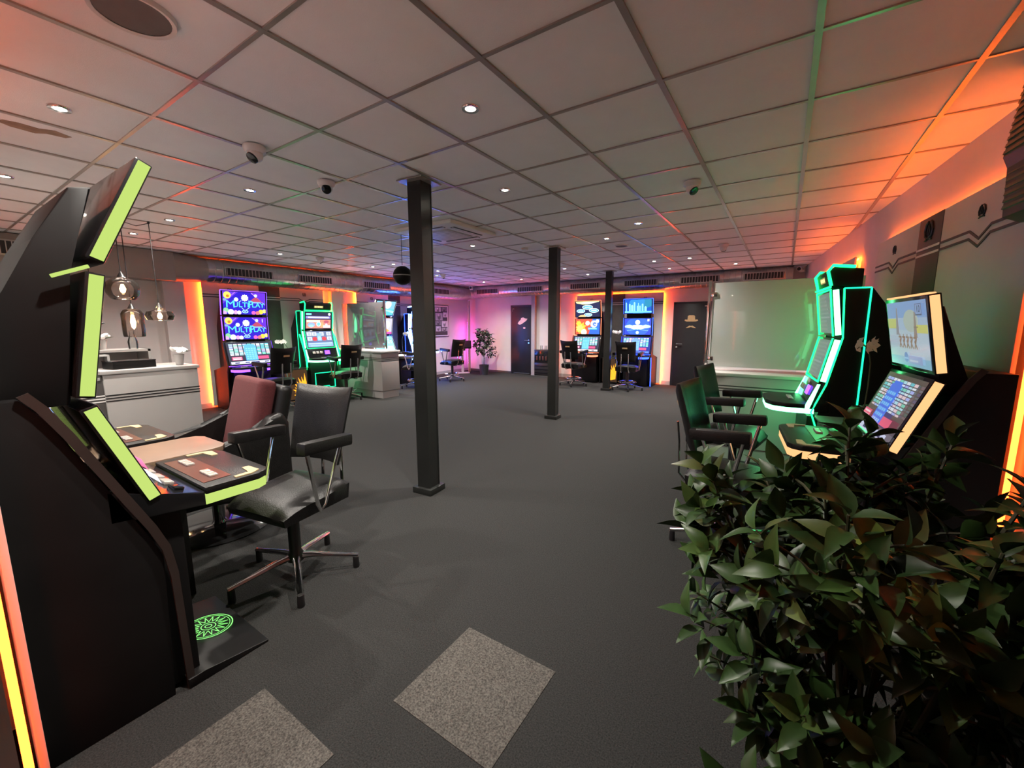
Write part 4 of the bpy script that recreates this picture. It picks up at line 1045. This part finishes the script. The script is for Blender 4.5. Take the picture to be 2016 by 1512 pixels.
# stand beside white-edged machine
t = thing('machine_side_shelf', 'dark low shelf between the white-edged machine and the ice-blue machine', 'shelf', (XL + .08, 7.35, 0), 90)
b = MB(); b.b2(-.2, .2, -.8, 0, .66, .71, .004); b.build('top', M['board_dark'], t)
b = MB(); b.b2(-.18, .18, -.55, 0, 0, .66, .004); b.build('body', M['black'], t)

# ------------------------------------------------------------------ glass-screened counters
def counter(label, glabel, loc, rz, L, D, gl0, gl1, gm):
    """counter running along local +x from 0 to L, front on local -y; D deep"""
    t = thing('counter', label, 'counter', loc, rz)
    b = MB(); b.b2(0.02, L - .0, -D / 2 + .02, D / 2 - .02, 0, .15); b.build('plinth', M['white'], t, smooth=False)
    b = MB(); b.b2(0, L, -D / 2, D / 2, .155, .945, .003); b.build('front_board', M['white'], t)
    b = MB(); b.b2(-.02, L, -D / 2 - .03, D / 2 + .03, .95, .985, .004); b.build('worktop', M['board'], t)
    for z in (.84, .81, .78):
        c = MB(); c.b2(-.0025, L, -D / 2 - .0025, D / 2 + .0025, z - .005, z + .005); c.build('pin_stripe', M['line_black'], t, smooth=False)
    g = thing('glass_screen', glabel, 'glass screen', (0, 0, 0), 0)
    g.matrix_world = T(*loc) @ rotm('Z', rz)
    b = MB(); b.b2(gl0 + .03, gl1, -.005, .005, 1.03, 1.99, .001); b.build('pane', M[gm], g)
    b = MB(); b.b2(gl0 - .025, gl0 + .01, -.018, .018, .985, 2.02, .004); b.build('post', M['chrome'], g)
    for z in (1.12, 1.86):
        c = MB(); c.b2(gl0 + .0, gl0 + .07, -.016, .016, z - .025, z + .025, .004); c.build('clamp', M['chrome'], g)
    c = MB(); c.b2(gl1 - .12, gl1 - .06, -.02, .02, .985, 1.05, .004); c.build('clamp', M['chrome'], g)
    return t
counter('white counter with black pin stripes and glass screen between the green and the white-edged machine', 'glass screen on the white counter beside the green machine with fruit pictures', (-6.84, 5.74, 0), 180, 1.94, .46, .12, 1.55, 'frost_light')
p = Vector((-.80, 5.33, 0)); counter('white counter with black pin stripes behind the two right-wall chairs', 'large frosted glass screen on the counter beside the green-outlined machine', p, 5.71 - 5.71, 1.50, .46, .05, 1.42, 'frost')

# ------------------------------------------------------------------ reception
t = thing('reception_desk', 'white reception desk with three black pin stripes under the glass pendants', 'reception desk', (-5.80, 0, 0), 0)
b = MB(); b.b2(-.62, 0, 1.17, 1.99, 0, 1.02, .003); b.build('front_board', M['white'], t)
b = MB(); b.b2(-.62, -.03, .45, 1.17, 0, 1.02, .003); b.build('dark_board', M['board_dark'], t)
b = MB(); b.b2(-.66, .015, 1.15, 2.01, 1.02, 1.055, .003); b.build('desk_top', M['white'], t)
b = MB(); b.b2(-.66, -.02, .43, 1.15, .96, .99, .003); b.build('low_top', M['white'], t)
for z in (.80, .77, .74):
    c = MB(); c.b2(-.3, .0025, 1.17, 1.9925, z - .006, z + .006); c.build('pin_stripe', M['line_black'], t, smooth=False)
    c = MB(); c.b2(-.3, -.0275, .45, 1.17, z - .006, z + .006); c.build('pin_stripe', M['line_white'], t, smooth=False)
t = thing('till_box', 'flat black box lying on the white reception desk', 'box', (-6.05, 1.45, 1.055), 8)
b = MB(); b.b2(-.12, .12, -.19, .19, 0, .075, .004); b.build('tray', M['black'], t)
b = MB(); b.b2(-.122, .122, -.192, .192, .075, .085, .002); b.build('lid', M['gloss'], t)
t = thing('white_display_box', 'white open box standing on the reception desk beside the black box', 'box', (-6.25, 1.22, 1.055), 0)
b = MB(); b.b2(-.08, .08, -.10, -.08, 0, .13); b.b2(-.08, .08, .08, .10, 0, .13); b.b2(-.08, .08, -.10, .10, .13, .145); b.b2(-.08, -.06, -.1, .1, 0, .13); b.build('shell', M['white'], t, smooth=False)
def posy(label, loc, s=1.0):
    t = thing('flower_pot', label, 'flower pot', loc, 0)
    b = MB(); b.lathe([(0, 0), (.035 * s, 0), (.055 * s, .13 * s), (.05 * s, .13 * s), (.04 * s, .11 * s), (0, .11 * s)], 18, cap=False); b.build('pot', M['white'], t)
    rn = random.Random(len(label))
    for k in range(9):
        a = R(40 * k); r = .055 * s if k < 7 else .015
        f = Vector((r * math.cos(a), r * math.sin(a), .15 * s + rn.uniform(0, .04)))
        c = MB(); c.lathe([(.012, -.015), (.030 * s, .0), (.034 * s, .018), (.02 * s, .022), (0, .014)], 9, T(*f) @ rotm('X', rn.uniform(-30, 30)) @ rotm('Y', rn.uniform(-30, 30)), cap=False); c.build('blossom', M['petal'], t)
    c = MB(); c.poly([(.03, .02, .14), (.05, .07, .165), (.045, .12, .17), (.02, .06, .16)]); c.build('leaf', M['leaf'], t)
posy('white pot of white flowers at the end of the reception desk', (-5.98, 1.88, 1.055))
posy('white pot of white flowers further back on a white shelf behind the reception desk', (-7.6, 1.57, 1.20))
t = thing('back_shelf', 'white open shelf unit standing behind the reception desk', 'shelf', (-7.6, 1.55, 0), 0)
b = MB(); b.b2(-.25, .25, -.45, -.42, 0, 1.2); b.b2(-.25, .25, .42, .45, 0, 1.2); b.b2(-.25, .25, -.45, .45, 1.17, 1.2); b.b2(-.25, .25, -.42, .42, .8, .82); b.b2(-.25, -.23, -.42, .42, 0, 1.17); b.build('carcass', M['white'], t, smooth=False)
t = thing('water_carafe', 'clear glass carafe standing on the white shelf behind the reception desk', 'carafe', (-7.5, 1.86, 1.20), 0)
b = MB(); b.lathe([(0, 0), (.05, 0), (.055, .1), (.025, .2), (.03, .25)], 16, cap=False); b.build('bottle', M['clear'], t)
# hanging ornament and wire tripod
t = thing('hanging_ornament', 'black star-shaped ornament hanging beside the smoked glass pendants', 'ornament', (-6.7, 1.36, H), 0)
b = MB(); b.tube([(0, 0, 0), (0, 0, -1.05)], .004, 6); b.build('cord', M['line_black'], t)
b = MB(); b.lathe([(0, -1.05), (.05, -1.09), (.03, -1.12), (.08, -1.15), (.02, -1.18), (0, -1.24)], 8, cap=False); b.build('star', M['black'], t)

def pendant(label, x, y, ztop, prof, bulb_z, br, bh, rose=True, side=None):
    t = thing('glass_pendant', label, 'pendant lamp', (x, y, H), 0)
    b = MB()
    if side: b.tube([(0, 0, -.02), (-.05, -.10, -.06), (-.07, -.22, -.03)], .004, 6); b.tube([(0, 0, 0), (0, 0, ztop - H)], .004, 6)
    else: b.tube([(0, 0, 0), (0, 0, ztop - H)], .005, 6)
    b.build('cord', M['line_black'], t)
    b = MB(); b.lathe([(.006, ztop - H + .05), (.018, ztop - H + .03), (.040, ztop - H - .012), (.036, ztop - H - .015)], 16); b.build('cap', M['chrome'] if side else M['line_black'], t)
    b = MB(); b.lathe([(r, z - H) for r, z in prof], 28, cap=False); b.build('smoked_glass', M['smoke'], t)
    b = MB(); b.lathe([(0, bulb_z - bh - H), (br * .7, bulb_z - bh * .7 - H), (br, bulb_z - H), (br * .6, bulb_z + bh * .7 - H), (.012, bulb_z + bh - H), (0, bulb_z + bh - H)], 14, cap=False); b.build('bulb', M['bulb'], t)
    if not rose: return t
    b = MB(); b.lathe([(.012, 0), (.012, -.02), (.004, -.03)], 10); b.build('ceiling_hook', M['line_black'], t)
    return t
pendant('squat round smoked glass pendant lamp hanging highest over the reception', -6.27, 1.53, 2.07, [(.035, 2.06), (.09, 2.04), (.135, 2.00), (.15, 1.94), (.145, 1.88), (.12, 1.83), (.10, 1.81), (.09, 1.815)], 1.93, .028, .05)
pendant('cylinder-shaped smoked glass pendant lamp hanging lowest over the reception', -6.50, 1.64, 1.73, [(.035, 1.72), (.08, 1.70), (.105, 1.66), (.105, 1.42), (.10, 1.39), (.09, 1.385)], 1.56, .026, .085)
pendant('flat disc-shaped smoked glass pendant lamp over the white reception desk', -6.19, 1.81, 1.735, [(.03, 1.73), (.05, 1.70), (.12, 1.68), (.14, 1.635), (.12, 1.585), (.06, 1.57), (.04, 1.572)], 1.63, .025, .04, True, True)

# ------------------------------------------------------------------ reading stand and potted tree in the far corner
t = thing('reading_stand', 'dark tilted reading stand on a white post in the far left corner', 'stand', (-8.42, 9.92, 0), 40)
b = MB(); b.b2(-.04, .04, -.03, .03, .02, .86, .004); b.build('post', M['white'], t)
b = MB(); b.b2(-.22, .22, -.18, .18, 0, .02, .004); b.build('foot', M['white'], t)
b = MB(); b.box((0, -.02, .90), (.56, .42, .05), .012, Matrix.Rotation(R(28), 3, 'X')); hd = b.build('head', M['black'], t)
b = MB(); b.box((0, -.012, .928), (.42, .26, .006), .002, Matrix.Rotation(R(28), 3, 'X')); b.build('touch_plate', M['gloss'], hd)

def leaf_pts(L, W, fold, droop, n=5):
    """half-outline sampled leaf blade along +x, folded along the midrib, drooping"""
    prof = [0, .52, .92, 1.0, .78, .42, 0][:]
    m = len(prof) - 1; V = []; Fc = []
    for i, w in enumerate(prof):
        v = i / m; x = L * v; z = -droop * L * v * v
        V += [(x, -W / 2 * w, z + fold * W / 2 * w), (x, 0, z), (x, W / 2 * w, z + fold * W / 2 * w)]
    for i in range(m):
        a = 3 * i; b_ = a + 3
        Fc += [(a, b_, b_ + 1, a + 1), (a + 1, b_ + 1, b_ + 2, a + 2)]
    return V, Fc
t = thing('potted_tree', 'small leafy potted tree in a dark pot beside the sun-hat door', 'potted plant', (-7.62, 9.98, 0), 0)
b = MB(); b.lathe([(0, 0), (.12, 0), (.15, .28), (.155, .30), (.14, .30), (.13, .26), (0, .26)], 22, cap=False); b.build('pot', M['pot_dark'], t)
b = MB(); b.lathe([(0, .262), (.132, .262)], 18, cap=False); b.build('soil', M['soil'], t)
rn = random.Random(4)
b = MB(); b.tube([(0, 0, .25), (.01, 0, .55), (.0, .02, .85), (.02, 0, 1.15)], [.012, .011, .009, .006], 8); tw = []
for k in range(16):
    z = .48 + .045 * k; a = R(137 * k); L = .34 * (1 - .5 * k / 16)
    e = Vector((L * math.cos(a), L * math.sin(a), z + .18)); tw.append(e); tw.append(Vector((L * .6 * math.cos(a), L * .6 * math.sin(a), z + .12))); b.tube([(0, 0, z), tuple(e * .5 + Vector((0, 0, z * .5))), tuple(e)], .004, 5)
b.build('stem', M['stem'], t)
lv, lf = leaf_pts(.10, .052, .35, .3)
V, Fc = [], []
for e in tw:
    for q in range(19):
        m = T(*(e + Vector((rn.uniform(-.06, .06), rn.uniform(-.06, .06), rn.uniform(-.05, .07))))) @ rotm('Z', rn.uniform(0, 360)) @ rotm('Y', rn.uniform(-50, 40)) @ rotm('X', rn.uniform(-40, 40))
        o_ = len(V); V += [tuple(m @ Vector(v)) for v in lv]; Fc += [tuple(i + o_ for i in f) for f in lf]
me = bpy.data.meshes.new('foliage'); me.from_pydata(V, [], Fc); me.materials.append(mat('far_leaf', (.018, .030, .014), .4, 0, .5, 14))
o = bpy.data.objects.new('foliage', me); col.objects.link(o); o.parent = t; stuff(o)

# ------------------------------------------------------------------ big laurel bush in the foreground
BX, BY = .24, 1.28
t = thing('laurel_bush', 'large glossy green artificial laurel bush in front of the ship-picture machine', 'potted plant', (BX, BY, 0), 0)
b = MB(); b.lathe([(0, 0), (.16, 0), (.20, .32), (.205, .35), (.185, .35), (.17, .30), (0, .30)], 26, cap=False); b.build('pot', M['pot_dark'], t)
b = MB(); b.lathe([(0, .302), (.172, .302)], 20, cap=False); b.build('soil', M['soil'], t)
rn = random.Random(21)
leaf_meshes = []
for L, W_, fo, dr in ((.090, .042, .5, .25), (.082, .037, .35, .45), (.100, .047, .6, .1), (.078, .040, .45, .7), (.066, .031, .6, .2)):
    lv, lf = leaf_pts(L, W_, fo, dr)
    me = bpy.data.meshes.new('leaf'); me.from_pydata(lv, [], lf)
    for p_ in me.polygons: p_.use_smooth = True
    me.materials.append(M['leaf']); leaf_meshes.append(me)
stems = MB(); leaves = []
shoots = []
for k in range(20):
    a = R(18 * k + rn.uniform(-8, 8)); r0 = rn.uniform(.02, .09); sp_ = rn.uniform(.12, .40)
    top = Vector((sp_ * math.cos(a), sp_ * math.sin(a), rn.uniform(.94, 1.20) - sp_ * .22))
    q_ = .834 * top.x + .551 * top.y          # the bush is taller at its two ends than in the middle
    if q_ > -.01 or q_ < -.16: top.z += .10
    base = Vector((r0 * math.cos(a), r0 * math.sin(a), .30))
    mid = base.lerp(top, .5) + Vector((rn.uniform(-.03, .03), rn.uniform(-.03, .03), .06))
    path = [base, base.lerp(mid, .5), mid, mid.lerp(top, .55) + Vector((0, 0, .01)), top]
    stems.tube(path, [.008, .007, .006, .005, .003], 6)
    shoots.append((top, (top - mid).normalized(), 8))
    for q in range(8):
        f = rn.uniform(.10, .94)
        s_ = base.lerp(mid, f * 2) if f < .5 else mid.lerp(top, f * 2 - 1)
        an = a + rn.uniform(-1.5, 1.5); d = Vector((math.cos(an), math.sin(an), rn.uniform(.15, .9))).normalized()
        e = s_ + d * rn.uniform(.08, .20)
        rr = math.hypot(e.x, e.y)
        if rr > .47: e.x *= .47 / rr; e.y *= .47 / rr
        stems.tube([s_, s_.lerp(e, .5) + Vector((0, 0, .012)), e], [.0045, .0035, .0025], 5)
        shoots.append((e, d, rn.choice((5, 6, 7))))
for k in range(46):
    a = R(137.5 * k); z0 = rn.uniform(.36, .62); r1 = rn.uniform(.26, .46)
    s_ = Vector((.07 * math.cos(a), .07 * math.sin(a), z0 - .04)); e = Vector((r1 * math.cos(a), r1 * math.sin(a), z0 + rn.uniform(.02, .24)))
    stems.tube([s_, s_.lerp(e, .5) + Vector((0, 0, .03)), e], [.005, .004, .0025], 5)
    shoots.append((e, (e - s_).normalized(), rn.choice((6, 7, 8))))
stems.build('stems', M['stem'], t)
for e, d, n in shoots:
    d = (d + Vector((0, 0, .35))).normalized()
    q = d.to_track_quat('Z', 'Y').to_matrix().to_4x4()
    ph = rn.uniform(0, 360)
    for k in range(n):
        back = -.013 * k
        m = T(*(e + d * back)) @ q @ rotm('Z', ph + 137.5 * k) @ rotm('Y', -rn.uniform(62, 74) + 9.5 * k) @ rotm('X', rn.uniform(-18, 18))
        leaves.append((m, rn.choice(leaf_meshes)))
    for k in range(3):
        back = -.05 - .03 * k
        m = T(*(e + d * back)) @ q @ rotm('Z', ph + 60 + 137.5 * k) @ rotm('Y', -rn.uniform(0, 35)) @ rotm('X', rn.uniform(-30, 30))
        leaves.append((m, rn.choice(leaf_meshes)))
def key(lm):
    w = lm[0].translation + Vector((BX, BY, 0)); q = pix(w)
    vis = q and -60 < q[0] < 2080 and -60 < q[1] < 1580
    return (0 if vis else 1, (w - CAM).length)
leaves.sort(key=key)
V, Fc = [], []
for k, (m, me) in enumerate(leaves):
    if k < 298:
        o = bpy.data.objects.new('leaf', me); col.objects.link(o); o.parent = t; o.matrix_local = m
    else:
        o_ = len(V); V += [tuple(m @ v.co) for v in me.vertices]; Fc += [tuple(i + o_ for i in p_.vertices) for p_ in me.polygons]
me = bpy.data.meshes.new('rear_leaves'); me.from_pydata(V, [], Fc); me.materials.append(M['leaf'])
for p_ in me.polygons: p_.use_smooth = True
o = bpy.data.objects.new('rear_leaves', me); col.objects.link(o); o.parent = t; stuff(o)
print('leaves', len(leaves))
